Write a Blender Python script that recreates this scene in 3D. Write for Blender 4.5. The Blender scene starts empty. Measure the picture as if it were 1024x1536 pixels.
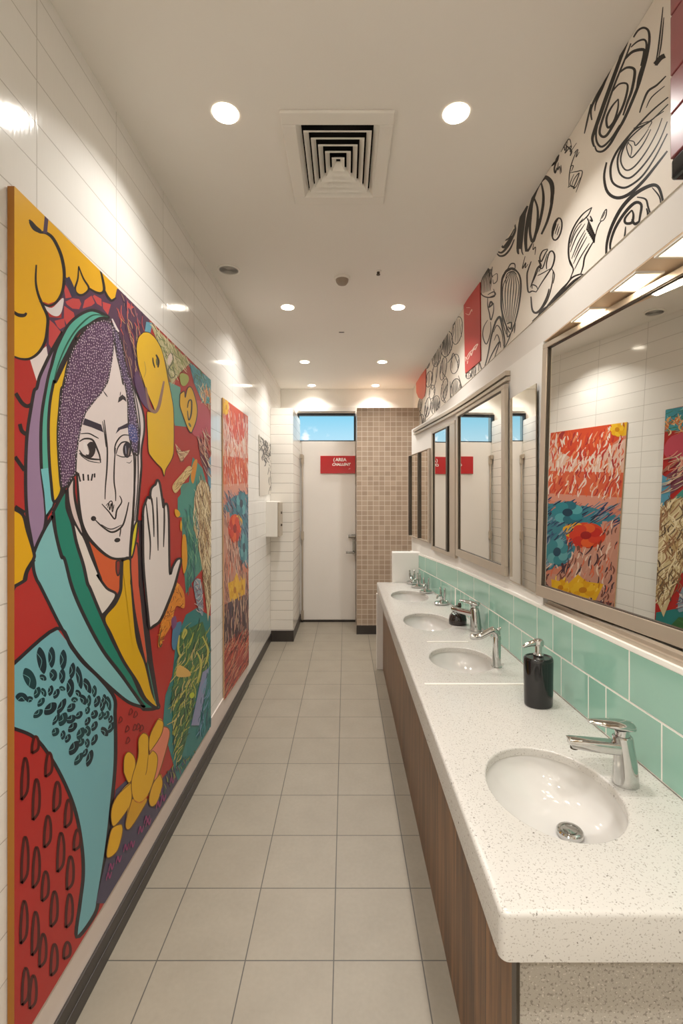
import bpy, bmesh, math, random
from mathutils import Vector, Matrix
C = bpy.context.scene.collection
PI = math.pi
F = 715.0; VX = 518.0; VY = 747.0; EYE = 1.57      # focal length in pixels, vanishing point, eye height
CEIL = EYE + 1.385
XL = -0.822                                          # left wall
XR = 0.86                                            # upper right wall
ZS = 2.25                                            # underside of the soffit
CT = EYE - 0.78                                      # counter top
CX = 0.291                                           # counter front edge

# ---------------------------------------------------------------- helpers
def lin(c, a=1.0):
    r = []
    for v in c[:3]:
        v = v / 255.0
        r.append(v / 12.92 if v <= 0.04045 else ((v + 0.055) / 1.055) ** 2.4)
    return (r[0], r[1], r[2], a)

class MB:
    def __init__(s):
        s.v = []; s.f = []; s.m = []; s.sm = []
    def face(s, idx, m=0, smooth=False):
        s.f.append(tuple(idx)); s.m.append(m); s.sm.append(smooth)
    def quad(s, a, b, c, d, m=0):
        n = len(s.v); s.v += [tuple(a), tuple(b), tuple(c), tuple(d)]; s.face((n, n+1, n+2, n+3), m)
    def box(s, x0, x1, y0, y1, z0, z1, m=0):
        n = len(s.v)
        s.v += [(x, y, z) for z in (z0, z1) for (x, y) in ((x0, y0), (x1, y0), (x1, y1), (x0, y1))]
        for f in ((3, 2, 1, 0), (4, 5, 6, 7), (0, 1, 5, 4), (1, 2, 6, 5), (2, 3, 7, 6), (3, 0, 4, 7)):
            s.face([n + i for i in f], m)
    def hexa(s, pts, m=0):                           # eight corners: bottom four, top four
        n = len(s.v); s.v += [tuple(p) for p in pts]
        for f in ((3, 2, 1, 0), (4, 5, 6, 7), (0, 1, 5, 4), (1, 2, 6, 5), (2, 3, 7, 6), (3, 0, 4, 7)):
            s.face([n + i for i in f], m)
    def loft(s, rings, m=0, cap0=True, cap1=True, smooth=True):
        n = len(s.v); k = len(rings[0])
        for r in rings: s.v += [tuple(p) for p in r]
        for i in range(len(rings) - 1):
            for j in range(k):
                a = n + i*k + j; b = n + i*k + (j+1) % k
                s.face((a, b, b + k, a + k), m, smooth)
        if cap0: s.face([n + j for j in reversed(range(k))], m)
        if cap1: s.face([n + (len(rings)-1)*k + j for j in range(k)], m)
    def lathe(s, prof, m=0, k=28, cx=0, cy=0, ex=1, ey=1, cap0=True, cap1=True):
        s.loft([[(cx + r*ex*math.cos(2*PI*j/k), cy + r*ey*math.sin(2*PI*j/k), z) for j in range(k)] for r, z in prof], m, cap0, cap1)
    def tube(s, path, rad, m=0, k=12, flat=1.0):
        path = [Vector(p) for p in path]; rings = []
        rads = rad if isinstance(rad, (list, tuple)) else [rad]*len(path)
        up = Vector((0, 1, 0))
        for i, p in enumerate(path):
            t = (path[min(i+1, len(path)-1)] - path[max(i-1, 0)]).normalized()
            u = up if abs(t.dot(up)) < 0.95 else Vector((1, 0, 0))
            a = t.cross(u).normalized(); b = a.cross(t).normalized()
            rings.append([p + (a*math.cos(2*PI*j/k)*flat + b*math.sin(2*PI*j/k))*rads[i] for j in range(k)])
        s.loft(rings, m)
    def build(s, name, mats, parent=None, bevel=0, seg=2, fix=True):
        me = bpy.data.meshes.new(name); me.from_pydata(s.v, [], s.f)
        for mt in (mats if isinstance(mats, (list, tuple)) else [mats]): me.materials.append(mt)
        me.polygons.foreach_set('material_index', s.m)
        me.polygons.foreach_set('use_smooth', s.sm)
        me.update()
        if fix:
            bm = bmesh.new(); bm.from_mesh(me); bmesh.ops.recalc_face_normals(bm, faces=bm.faces); bm.to_mesh(me); bm.free()
        if not bevel: me.set_sharp_from_angle(angle=math.radians(38))
        o = bpy.data.objects.new(name, me); C.objects.link(o)
        if parent: o.parent = parent
        if bevel:
            b = o.modifiers.new('Bevel', 'BEVEL'); b.width = bevel; b.segments = seg; b.limit_method = 'ANGLE'; b.angle_limit = math.radians(40)
        return o

def tag(o, label=None, cat=None, group=None, kind=None):
    if label: o['label'] = label
    if cat: o['category'] = cat
    if group: o['group'] = group
    if kind: o['kind'] = kind
    return o
def thing(name, label, cat, loc=(0, 0, 0), rz=0, group=None):
    o = bpy.data.objects.new(name, None); C.objects.link(o); o.empty_display_size = 0.05
    o.location = loc; o.rotation_euler = (0, 0, rz)
    return tag(o, label, cat, group)
def struct(name, mb, mats, **k):
    return tag(mb.build(name, mats, **k), kind='structure')
def dup(root, loc, rz=0, label=None, scale=None):
    r = root.copy(); C.objects.link(r); r.location = loc; r.rotation_euler = (0, 0, rz)
    if scale: r.scale = scale
    if label: r['label'] = label
    for ch in list(root.children):
        c = ch.copy(); C.objects.link(c); c.parent = r
        for g in list(ch.children):
            d = g.copy(); C.objects.link(d); d.parent = c
    return r

# ---------------------------------------------------------------- materials
class NT:
    def __init__(s, name):
        s.mat = bpy.data.materials.new(name); s.mat.use_nodes = True
        s.t = s.mat.node_tree; s.n = s.t.nodes; s.p = s.n['Principled BSDF']
    def new(s, t, **kw):
        n = s.n.new(t)
        for k, v in kw.items():
            if k in n.inputs.keys() if isinstance(k, str) else False: n.inputs[k].default_value = v
            else: setattr(n, k, v)
        return n
    def link(s, a, b): s.t.links.new(a, b)
    def math(s, op, a, b=None, clamp=False):
        n = s.n.new('ShaderNodeMath'); n.operation = op; n.use_clamp = clamp
        for i, v in enumerate((a, b)):
            if v is None: continue
            if isinstance(v, (int, float)): n.inputs[i].default_value = v
            else: s.link(v, n.inputs[i])
        return n.outputs[0]
    def mix(s, fac, a, b):
        n = s.n.new('ShaderNodeMix'); n.data_type = 'RGBA'
        for sock, v in ((n.inputs[0], fac), (n.inputs[6], a), (n.inputs[7], b)):
            if isinstance(v, (int, float)): sock.default_value = v
            elif isinstance(v, tuple): sock.default_value = v
            else: s.link(v, sock)
        return n.outputs[2]
    def coords(s, perm=None, loc=(0, 0, 0), scale=(1, 1, 1), world=True):
        # position, optionally re-ordered so that a wall's plane becomes the texture's x and y
        if world:
            g = s.n.new('ShaderNodeNewGeometry'); out = g.outputs['Position']
        else:
            g = s.n.new('ShaderNodeTexCoord'); out = g.outputs['Object']
        if perm:
            sp = s.n.new('ShaderNodeSeparateXYZ'); s.link(out, sp.inputs[0])
            cb = s.n.new('ShaderNodeCombineXYZ')
            for i, ax in enumerate(perm): s.link(sp.outputs['XYZ'.index(ax)], cb.inputs[i])
            out = cb.outputs[0]
        mp = s.n.new('ShaderNodeMapping'); mp.inputs['Location'].default_value = loc; mp.inputs['Scale'].default_value = scale
        s.link(out, mp.inputs[0]); return mp.outputs[0]
    def noise(s, vec, scale, detail=3, rough=0.5):
        n = s.n.new('ShaderNodeTexNoise'); n.inputs['Scale'].default_value = scale; n.inputs['Detail'].default_value = detail
        n.inputs['Roughness'].default_value = rough; s.link(vec, n.inputs['Vector']); return n.outputs[0]
    def ramp(s, fac, p0, p1):
        n = s.n.new('ShaderNodeMapRange'); n.inputs[1].default_value = p0; n.inputs[2].default_value = p1; s.link(fac, n.inputs[0]); return n.outputs[0]
    def bump(s, h, strength=0.3, dist=0.01):
        n = s.n.new('ShaderNodeBump'); n.inputs['Strength'].default_value = strength; n.inputs['Distance'].default_value = dist
        s.link(h, n.inputs['Height']); s.link(n.outputs[0], s.p.inputs['Normal'])
    def brick(s, vec, w, h, mortar, offset=0.0, smooth=0.1):
        n = s.n.new('ShaderNodeTexBrick'); n.offset = offset; n.squash = 1.0
        n.inputs['Color1'].default_value = (0, 0, 0, 1); n.inputs['Color2'].default_value = (1, 1, 1, 1); n.inputs['Mortar'].default_value = (0.5, 0.5, 0.5, 1)
        n.inputs['Scale'].default_value = 1.0; n.inputs['Mortar Size'].default_value = mortar; n.inputs['Mortar Smooth'].default_value = smooth
        n.inputs['Brick Width'].default_value = w; n.inputs['Row Height'].default_value = h
        s.link(vec, n.inputs['Vector']); return n.outputs['Color'], n.outputs['Fac']
    def set(s, rough=None, metal=None, spec=None, coat=None):
        if rough is not None: s.p.inputs['Roughness'].default_value = rough
        if metal is not None: s.p.inputs['Metallic'].default_value = metal
        if spec is not None: s.p.inputs['Specular IOR Level'].default_value = spec
        if coat is not None: s.p.inputs['Coat Weight'].default_value = coat
    def color(s, c):
        if isinstance(c, tuple): s.p.inputs['Base Color'].default_value = c
        else: s.link(c, s.p.inputs['Base Color'])

def plain(name, rgb, rough=0.5, metal=0.0, var=0.04, vscale=6, bump=0.0, bscale=60, coat=0):
    m = NT(name); m.set(rough, metal, coat=coat)
    v = m.coords(world=False); n = m.noise(v, vscale)
    c = lin(rgb); d = tuple(max(0, x*(1-var)) for x in c[:3]) + (1,); e = tuple(min(1, x*(1+var)) for x in c[:3]) + (1,)
    m.color(m.mix(n, d, e))
    if bump: m.bump(m.noise(v, bscale, 4), bump, 0.002)
    return m.mat
def emit(name, rgb, strength):
    m = NT(name); m.color(lin(rgb)); m.p.inputs['Emission Color'].default_value = lin(rgb); m.p.inputs['Emission Strength'].default_value = strength
    v = m.coords(world=False); m.link(m.ramp(m.noise(v, 3), 0, 1), m.p.inputs['Roughness'])
    return m.mat

M = {}
def mats():
    # left wall: long glossy stack-bonded tiles
    m = NT('glossy_white_tile'); v = m.coords('YZX', loc=(-1.27, -0.06, 0)); col, fac = m.brick(v, 0.44, 0.114, 0.0018, 0.0, 0.3)
    base = m.mix(m.math('MULTIPLY', col, 0.5), lin((238, 235, 229)), lin((230, 227, 220))); m.color(m.mix(fac, base, lin((200, 195, 186))))
    m.set(rough=0.10, spec=0.6)
    wob = m.noise(m.coords('YZX', scale=(9, 2.2, 1)), 3.0, 2); fine = m.noise(m.coords('YZX', scale=(60, 10, 1)), 1.6, 2)
    h = m.math('ADD', m.math('MULTIPLY', wob, 0.17), m.math('MULTIPLY', fine, 0.08)); h = m.math('SUBTRACT', h, m.math('MULTIPLY', fac, 0.35)); m.bump(h, 0.55, 0.006); M['tile_left'] = m.mat
    m = NT('white_tile_pier'); v = m.coords('XZY', loc=(0.1, -0.02, 0)); col, fac = m.brick(v, 1.2, 0.107, 0.0026, 0.0, 0.3)
    m.color(m.mix(fac, lin((232, 226, 216)), lin((170, 162, 150)))); m.set(rough=0.2); m.bump(m.math('SUBTRACT', 1.0, fac), 0.4, 0.004); M['tile_pier'] = m.mat
    # floor
    m = NT('grey_floor_tile'); v = m.coords(loc=(0.04, -1.618, 0)); col, fac = m.brick(v, 0.3, 0.3, 0.0022, 0.0, 0.2)
    n1 = m.noise(m.coords(), 5, 5); n2 = m.noise(m.coords(), 60, 4)
    n = m.math('ADD', m.math('MULTIPLY', n1, 0.65), m.math('MULTIPLY', n2, 0.35))
    t = m.mix(n, lin((128, 119, 104)), lin((160, 150, 133))); t = m.mix(m.math('MULTIPLY', col, 0.25), t, lin((140, 129, 112)))
    m.color(m.mix(fac, t, lin((80, 75, 68)))); m.set(rough=0.42); m.bump(m.math('SUBTRACT', m.math('MULTIPLY', n2, 0.1), fac), 0.3, 0.003); M['floor'] = m.mat
    # brown mosaic
    m = NT('brown_mosaic'); v = m.coords('XZY', loc=(0.01, 0.0, 0)); col, fac = m.brick(v, 0.066, 0.057, 0.003, 0.0, 0.1)
    m.color(m.mix(fac, m.mix(col, lin((158, 136, 116)), lin((176, 154, 133))), lin((206, 192, 174)))); m.set(rough=0.3); m.bump(m.math('SUBTRACT', 1.0, fac), 0.4, 0.003); M['mosaic'] = m.mat
    # quartz
    m = NT('white_quartz'); v = m.coords(); n = m.noise(v, 230, 2); n2 = m.noise(v, 95, 2)
    sp = m.ramp(n, 0.60, 0.66); sp2 = m.ramp(n2, 0.70, 0.725)
    c = m.mix(m.math('MULTIPLY', sp, 0.6), lin((196, 191, 183)), lin((128, 120, 110))); c = m.mix(m.math('MULTIPLY', sp2, 0.85), c, lin((96, 88, 80)))
    m.color(c); m.set(rough=0.22); M['quartz'] = m.mat
    m = NT('terrazzo'); v = m.coords(); n = m.noise(v, 150, 2); sp = m.ramp(n, 0.56, 0.63); n3 = m.ramp(m.noise(v, 190, 1), 0.64, 0.68)
    c = m.mix(m.math('MULTIPLY', sp, 0.65), lin((168, 160, 148)), lin((104, 96, 86))); c = m.mix(n3, c, lin((196, 188, 176))); m.color(c); m.set(rough=0.4); M['terrazzo'] = m.mat
    # wood
    m = NT('walnut_planks'); v = m.coords('YZX', loc=(0.03, 0.1, 0)); col, fac = m.brick(v, 0.30, 4.0, 0.003, 0.0, 0.1)
    g = m.noise(m.coords('YZX', scale=(20, 0.9, 1)), 1.6, 5, 0.6); g2 = m.noise(m.coords('YZX', scale=(150, 4, 1)), 1.3, 3)
    k = m.math('ADD', m.math('MULTIPLY', g, 0.82), m.math('MULTIPLY', g2, 0.18)); k = m.ramp(k, 0.36, 0.64)
    c = m.mix(k, lin((70, 45, 24)), lin((142, 99, 60))); c = m.mix(m.math('MULTIPLY', col, 0.35), c, lin((88, 58, 32))); m.color(m.mix(fac, c, lin((36, 22, 14)))); m.set(rough=0.42); M['wood'] = m.mat
    # paint with per-face colours (murals)
    m = NT('mural_paint'); a = m.new('ShaderNodeAttribute'); a.attribute_name = 'Col'
    n = m.noise(m.coords(), 40, 4); m.color(m.mix(m.math('MULTIPLY', n, 0.04), a.outputs['Color'], lin((120, 105, 95)))); m.set(rough=0.38, spec=0.22); M['paint'] = m.mat
    M['white_wall'] = plain('white_wall_paint', (232, 228, 221), 0.45, var=0.02, bump=0.05)
    M['lower_wall'] = plain('lower_wall_paint', (222, 208, 198), 0.35, var=0.02)
    M['ceiling'] = plain('ceiling_paint', (232, 227, 219), 0.75, var=0.015, vscale=2)
    M['fascia'] = plain('fascia_paint', (220, 214, 206), 0.5, var=0.015)
    M['door'] = plain('door_laminate', (234, 228, 220), 0.35, var=0.015)
    M['base'] = plain('dark_baseboard', (52, 46, 42), 0.4, var=0.15, vscale=20)
    M['steel'] = plain('champagne_steel', (186, 172, 154), 0.32, 0.45, var=0.06, vscale=9)
    M['darkmetal'] = plain('dark_bronze', (74, 66, 57), 0.35, 0.6, var=0.1)
    M['chrome'] = plain('chrome', (200, 200, 198), 0.07, 1.0, var=0.02)
    M['brushed'] = plain('brushed_chrome', (150, 148, 142), 0.22, 0.9, var=0.05)
    M['black'] = plain('black_gloss', (14, 13, 14), 0.12, 0.0, var=0.1, coat=0.3)
    M['porcelain'] = plain('porcelain', (206, 202, 196), 0.06, 0.0, var=0.01, coat=0.5)
    M['mint'] = plain('mint_tile', (140, 184, 166), 0.12, 0.0, var=0.06, vscale=4, coat=0.2)
    M['grout'] = plain('white_grout', (236, 232, 222), 0.7, var=0.03)
    M['plastic'] = plain('white_plastic', (238, 233, 224), 0.3, var=0.01)
    M['greige'] = plain('grey_beige_plastic', (176, 164, 146), 0.4, var=0.03)
    M['dark'] = plain('dark_cavity', (16, 13, 11), 0.8, var=0.1)
    M['red'] = plain('red_panel', (182, 14, 24), 0.3, var=0.05, coat=0.2)
    M['poster_red'] = plain('red_poster', (188, 52, 48), 0.25, var=0.06, coat=0.4)
    M['maroon'] = plain('maroon_panel', (142, 70, 74), 0.3, var=0.12, coat=0.3)
    M['text'] = plain('white_lettering', (240, 235, 228), 0.5, var=0.01)
    M['grille'] = plain('white_grille', (230, 225, 216), 0.5, var=0.01)
    M['tan'] = plain('sensor_shell', (150, 136, 120), 0.5, var=0.05)
    M['winframe'] = plain('dark_window_frame', (36, 42, 48), 0.4, var=0.1)
    M['lens'] = emit('lamp_lens', (255, 244, 226), 26.0)
    M['warmlens'] = emit('warm_lamp_lens', (255, 226, 186), 3.2)
    # mirror
    m = NT('mirror_glass'); m.set(0.0, 1.0); n = m.noise(m.coords(world=False), 2); m.color(m.mix(n, lin((238, 236, 230)), lin((242, 240, 234)))); M['mirror'] = m.mat
    # window glass: clear sheet
    m = NT('window_glass'); m.set(0.0); m.p.inputs['Transmission Weight'].default_value = 1.0; m.p.inputs['IOR'].default_value = 1.02
    n = m.noise(m.coords(world=False), 2); m.color(m.mix(n, (0.96, 0.98, 1, 1), (0.98, 0.99, 1, 1))); M['glass'] = m.mat
mats()

# ---------------------------------------------------------------- painting on walls
def T(x0, y0, s): return lambda *pts: [(x0 + a / s, y0 + b / s) for a, b in pts]
def cr(pts, closed=False, k=6):
    n = len(pts); out = []
    if n < 3 and not closed:
        (a, b), (c, d) = pts; return [(a + (c-a)*i/k, b + (d-b)*i/k) for i in range(k+1)]
    for i in range(n if closed else n - 1):
        g = (lambda j: pts[j % n]) if closed else (lambda j: pts[min(max(j, 0), n-1)])
        p0, p1, p2, p3 = g(i-1), g(i), g(i+1), g(i+2)
        for q in range(k):
            t = q / k; t2 = t*t; t3 = t2*t
            out.append(tuple(0.5*(2*p1[c] + (p2[c]-p0[c])*t + (2*p0[c]-5*p1[c]+4*p2[c]-p3[c])*t2 + (3*p1[c]-p0[c]-3*p2[c]+p3[c])*t3) for c in (0, 1)))
    if not closed: out.append(tuple(pts[-1]))
    return out
def area(p): return 0.5*sum(p[i][0]*p[(i+1) % len(p)][1] - p[(i+1) % len(p)][0]*p[i][1] for i in range(len(p)))
def inside(pt, poly):
    x, y = pt; c = False; n = len(poly)
    for i in range(n):
        x1, y1 = poly[i]; x2, y2 = poly[(i+1) % n]
        if (y1 > y) != (y2 > y) and x < (x2-x1)*(y-y1)/(y2-y1) + x1: c = not c
    return c
class Painter:
    # flat coloured shapes lying in the plane of a wall panel at X; the outlines are measured on the photograph
    def __init__(s, X, quad, thick, edge, base, z_of=None):
        s.X = X; s.sgn = 1 if X < 0 else -1; s.v = []; s.f = []; s.c = []; s.n = 0
        s.q = quad if area(quad) > 0 else quad[::-1]
        s.rnd = random.Random(7)
        w = [s.un(p) for p in s.q]
        n = len(w)
        b = [(X - s.sgn*thick, y, z) for (_, y, z) in w]; k = len(s.v); s.v += w + b
        s.f.append(tuple(range(k+n-1, k-1, -1))); s.c.append(base)
        s.f.append(tuple(range(k+n, k+2*n))); s.c.append(edge)
        for i in range(n):
            j = (i+1) % n; s.f.append((k+i, k+n+i, k+n+j, k+j)); s.c.append(edge)
    def un(s, p, d=0.0):
        Y = s.X*F/(p[0]-VX); return (s.X + s.sgn*d, Y, EYE - (p[1]-VY)*Y/F)
    def clip(s, p):
        for i in range(len(s.q)):
            a = s.q[i]; b = s.q[(i+1) % len(s.q)]
            side = lambda t: (b[0]-a[0])*(t[1]-a[1]) - (b[1]-a[1])*(t[0]-a[0])
            out = []
            for j in range(len(p)):
                u = p[j]; w = p[(j+1) % len(p)]; su = side(u); sw = side(w)
                if su >= 0: out.append(u)
                if (su >= 0) != (sw >= 0):
                    t = su/(su-sw); out.append((u[0]+(w[0]-u[0])*t, u[1]+(w[1]-u[1])*t))
            p = out
            if len(p) < 3: return []
        return p
    def raw(s, p, col, d):
        p = s.clip(p)
        if len(p) < 3 or abs(area(p)) < 1e-4: return
        if area(p) > 0: p = p[::-1]
        k = len(s.v); s.v += [s.un(t, d) for t in p]; s.f.append(tuple(range(k, k+len(p)))); s.c.append(col)
    def lay(s):
        s.n += 1; return 0.0001 + s.n*0.000003
    def poly(s, p, col, smooth=True, out=0, oc=(38, 32, 36)):
        q = cr(p, True, 5) if smooth else p
        s.raw(q, col, s.lay())
        if out: s.stroke(list(p) + [p[0]], out, oc, taper=False)
    def ell(s, x, y, rx, ry, col, ang=0, out=0, k=18):
        ca, sa = math.cos(ang), math.sin(ang)
        q = [(x + rx*math.cos(2*PI*i/k)*ca - ry*math.sin(2*PI*i/k)*sa, y + rx*math.cos(2*PI*i/k)*sa + ry*math.sin(2*PI*i/k)*ca) for i in range(k)]
        if col: s.raw(q, col, s.lay())
        if out: s.stroke(q + [q[0]], out, (30, 26, 28), taper=False, k=1)
    def stroke(s, pts, w, col=(32, 28, 30), taper=True, k=5, d=None):
        q = cr(list(pts), False, k); n = len(q); L = []; R = []
        d = s.lay() if d is None else d
        for i in range(n):
            a = q[max(i-1, 0)]; b = q[min(i+1, n-1)]; dx, dy = b[0]-a[0], b[1]-a[1]; l = math.hypot(dx, dy) or 1
            h = w/2*(1 if not taper else (0.35 + 0.65*math.sin(PI*(0.08 + 0.84*i/max(1, n-1)))))
            L.append((q[i][0]-dy/l*h, q[i][1]+dx/l*h)); R.append((q[i][0]+dy/l*h, q[i][1]-dx/l*h))
        for i in range(n-1): s.raw([L[i], L[i+1], R[i+1], R[i]], col, d)
    def scribble(s, region, n, cols, length, w, ang=PI/2, jit=0.25, bend=0.3):
        xs = [p[0] for p in region]; ys = [p[1] for p in region]; r = s.rnd; base = s.lay()
        got = tries = 0
        while got < n and tries < n*30:
            tries += 1; c = (r.uniform(min(xs), max(xs)), r.uniform(min(ys), max(ys)))
            if not inside(c, region): continue
            a = ang + r.gauss(0, jit); l = length*r.uniform(0.5, 1.3); dx, dy = math.cos(a)*l/2, math.sin(a)*l/2; bd = r.uniform(-bend, bend)
            s.stroke([(c[0]-dx, c[1]-dy), (c[0]-dy*bd, c[1]+dx*bd), (c[0]+dx, c[1]+dy)], w*r.uniform(0.6, 1.3), r.choice(cols), k=3, d=base + 0.0000012*(got % 150)); got += 1
        s.n += 60
    def build(s, name, mat):
        me = bpy.data.meshes.new(name); me.from_pydata(s.v, [], s.f); me.materials.append(mat)
        at = me.color_attributes.new('Col', 'FLOAT_COLOR', 'CORNER'); buf = []
        cache = {}
        for p, c in zip(me.polygons, s.c):
            if c not in cache: cache[c] = list(lin(c))
            buf += cache[c]*p.loop_total
        at.data.foreach_set('color', buf); me.update()
        o = bpy.data.objects.new(name, me); C.objects.link(o); return o
# ---------------------------------------------------------------- large painted panel on the left wall
A = T(10, 270, 4.876); B = T(10, 560, 4.876); Cc = T(180, 460, 4.876); D = T(180, 760, 4.876); E = T(10, 840, 4.876); Fq = T(10, 1100, 3.531); G = T(0, 850, 2.238)
YEL = (222, 166, 26); RED = (172, 42, 38); INK = (22, 18, 22); PUR = (78, 50, 74); LBL = (122, 180, 182); GRN = (24, 122, 102); SKIN = (222, 208, 204); ORA = (206, 88, 44)
P = Painter(-0.803, [(21.5, 279), (316, 570), (316, 1089), (21.5, 1580)], 0.017, (150, 96, 34), RED)
# purple ground under the crown, then yellow cloud shapes
P.poly(A((400, 700), (480, 700), (805, 780), (1040, 980), (1060, 1200), (1060, 1560), (900, 1536), (780, 1040), (620, 960), (520, 990), (430, 1090), (370, 1190), (290, 1320), (290, 1000), (400, 1010)), PUR, False)
P.poly(A((-40, -60), (300, 150), (900, 800), (806, 795), (790, 868), (765, 882), (738, 850), (715, 805), (690, 826), (640, 812), (600, 792), (572, 830), (540, 840), (510, 828), (480, 790), (455, 730), (428, 705), (418, 780), (395, 850), (350, 890), (305, 905), (268, 890), (262, 905), (298, 1000), (295, 1110), (275, 1190), (235, 1255), (170, 1305), (100, 1305), (-40, 1285)), YEL, False)
P.poly(A((290, 1215), (302, 1290), (265, 1390), (222, 1480), (170, 1312), (235, 1260)), SKIN, False)
for q in (((425, 760), (450, 800), (475, 858), (430, 865), (420, 800)), ((430, 890), (480, 865), (530, 870), (545, 905), (530, 945), (480, 940), (440, 910)), ((555, 940), (570, 880), (620, 845), (645, 900), (620, 920)), ((630, 850), (660, 905), (695, 925), (692, 870), (640, 840)), ((700, 890), (762, 910), (740, 985), (705, 940)), ((420, 920), (490, 970), (497, 1000), (440, 1062), (418, 1010)), ((350, 1030), (420, 1012), (427, 1070), (390, 1092), (370, 1072)), ((310, 1020), (345, 1050), (395, 1110), (330, 1235), (308, 1200)), ((880, 890), (930, 930), (905, 950), (885, 930))):
    P.poly(A(*q), (190, 66, 66), False)
P.poly(A((262, 908), (330, 935), (412, 862), (405, 950), (380, 992), (340, 992), (300, 962)), (216, 206, 204), True)
# bands of the hood
PB = A((410, 1110), (340, 1230), (290, 1330), (240, 1440), (220, 1520)) + B((200, 130), (175, 270), (152, 420), (142, 560), (138, 720), (140, 900), (150, 1050), (172, 1180), (200, 1300), (240, 1230), (280, 1120), (288, 1000), (275, 870), (255, 700), (250, 500), (255, 330), (275, 180), (310, 30)) + A((330, 1350), (360, 1240), (400, 1150))
P.poly(PB, (148, 120, 150), False, 5.2)
TB = A((400, 1150), (450, 1060), (520, 995), (600, 955), (660, 960), (740, 1000), (735, 1012), (680, 1012), (600, 1060), (530, 1112), (480, 1190), (440, 1270), (390, 1370), (355, 1470)) + B((345, 60), (318, 200), (306, 350), (306, 500), (312, 650), (325, 800), (342, 930), (330, 975), (295, 1040), (285, 1000), (275, 870), (255, 700), (250, 500), (255, 330), (275, 180), (305, 20)) + A((330, 1350), (360, 1240))
P.poly(TB, (84, 166, 146), False, 4.5)
P.poly(B((250, 700), (275, 870), (288, 1035), (330, 975), (342, 930), (325, 800), (312, 690)), (112, 186, 190), False)
P.stroke(A((740, 1003), (660, 985), (600, 1005), (520, 1080), (460, 1165), (410, 1265), (370, 1370), (345, 1470)), 2.6, (30, 84, 66))
YB = A((510, 1150), (450, 1280), (395, 1400), (355, 1480)) + B((345, 60), (318, 200), (306, 350), (306, 500), (312, 650), (325, 800), (345, 940), (400, 860), (390, 740), (380, 600), (375, 450), (385, 300), (402, 170), (425, 40)) + A((450, 1380), (480, 1280), (510, 1200))
P.poly(YB, (220, 176, 32), False, 4.5)
HAIR = A((765, 1040), (700, 1025), (640, 1040), (580, 1085), (520, 1170), (475, 1260), (440, 1380), (420, 1500)) + B((400, 120), (385, 280), (375, 420), (380, 560), (386, 690), (402, 840), (440, 820), (475, 765), (505, 720), (512, 600), (530, 480), (550, 380), (580, 290), (640, 210), (700, 140), (745, 50)) + A((755, 1420), (772, 1330), (786, 1230), (786, 1130))
P.poly(HAIR, (82, 52, 84), False, 4.5)
FACE = A((788, 1185), (772, 1330), (750, 1450)) + B((740, 70), (700, 140), (640, 210), (580, 290), (550, 380), (530, 480), (515, 600), (510, 720), (520, 850), (530, 980), (550, 1100), (590, 1190), (650, 1262), (720, 1322), (790, 1352), (900, 1345), (920, 1200), (930, 1000), (935, 800), (930, 600), (905, 450), (890, 330), (885, 200), (865, 80)) + A((840, 1440), (805, 1290))
P.poly(FACE, SKIN, False)
WSTR = B((905, 60), (960, 170), (1000, 300), (1006, 420), (985, 560), (985, 700), (972, 850), (960, 1000), (945, 1150), (925, 1340), (900, 1345), (912, 1150), (930, 950), (935, 700), (930, 560), (940, 450), (925, 250))
P.poly(WSTR, (214, 202, 200), False, 3)
STRAND = A((775, 1030), (785, 1140), (805, 1270), (835, 1400), (852, 1490)) + B((866, 80), (886, 200), (890, 330), (898, 450), (925, 570), (962, 590), (966, 450), (940, 260), (918, 110), (905, 30)) + A((890, 1430), (868, 1330), (845, 1210), (812, 1120))
P.poly(STRAND, (74, 56, 88), False, 3)
P.poly(B((890, 380), (940, 390), (955, 500), (900, 480)), (58, 68, 128), True)
r = random.Random(3)
def flecks(reg, n, col):
    k = 0; xs = [p[0] for p in reg]; ys = [p[1] for p in reg]; d = P.lay()
    pts = []
    tries = 0
    while k < n and tries < 40000:
        tries += 1
        x = r.uniform(min(xs), max(xs)); y = r.uniform(min(ys), max(ys))
        if not inside((x, y), reg) or any(abs(x-a) < 2.1 and abs(y-b) < 3.2 for a, b in pts): continue
        pts.append((x, y)); k += 1; s2 = r.choice(col); a = r.gauss(0.1, 0.3); l = r.uniform(1.0, 1.9)
        P.raw([(x-0.75, y-0.2), (x+a*0.5, y-l), (x+0.75, y+0.2), (x-a*0.5, y+l)], s2, d)
flecks(HAIR, 900, [(206, 186, 200), (182, 160, 182), (220, 204, 212)])
flecks(STRAND, 260, [(190, 176, 200), (160, 146, 180)])
for pts, w in ((((945, 560), (940, 750), (925, 950), (915, 1150), (900, 1340)), 2.2), (((985, 640), (968, 850), (950, 1050), (930, 1250)), 2.4), (((925, 90), (960, 260), (975, 420), (960, 560), (960, 800), (935, 1080)), 2.2)): P.stroke(B(*pts), w)
P.stroke(A((770, 1015), (800, 1080), (820, 1110)), 3, (222, 210, 206))
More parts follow.
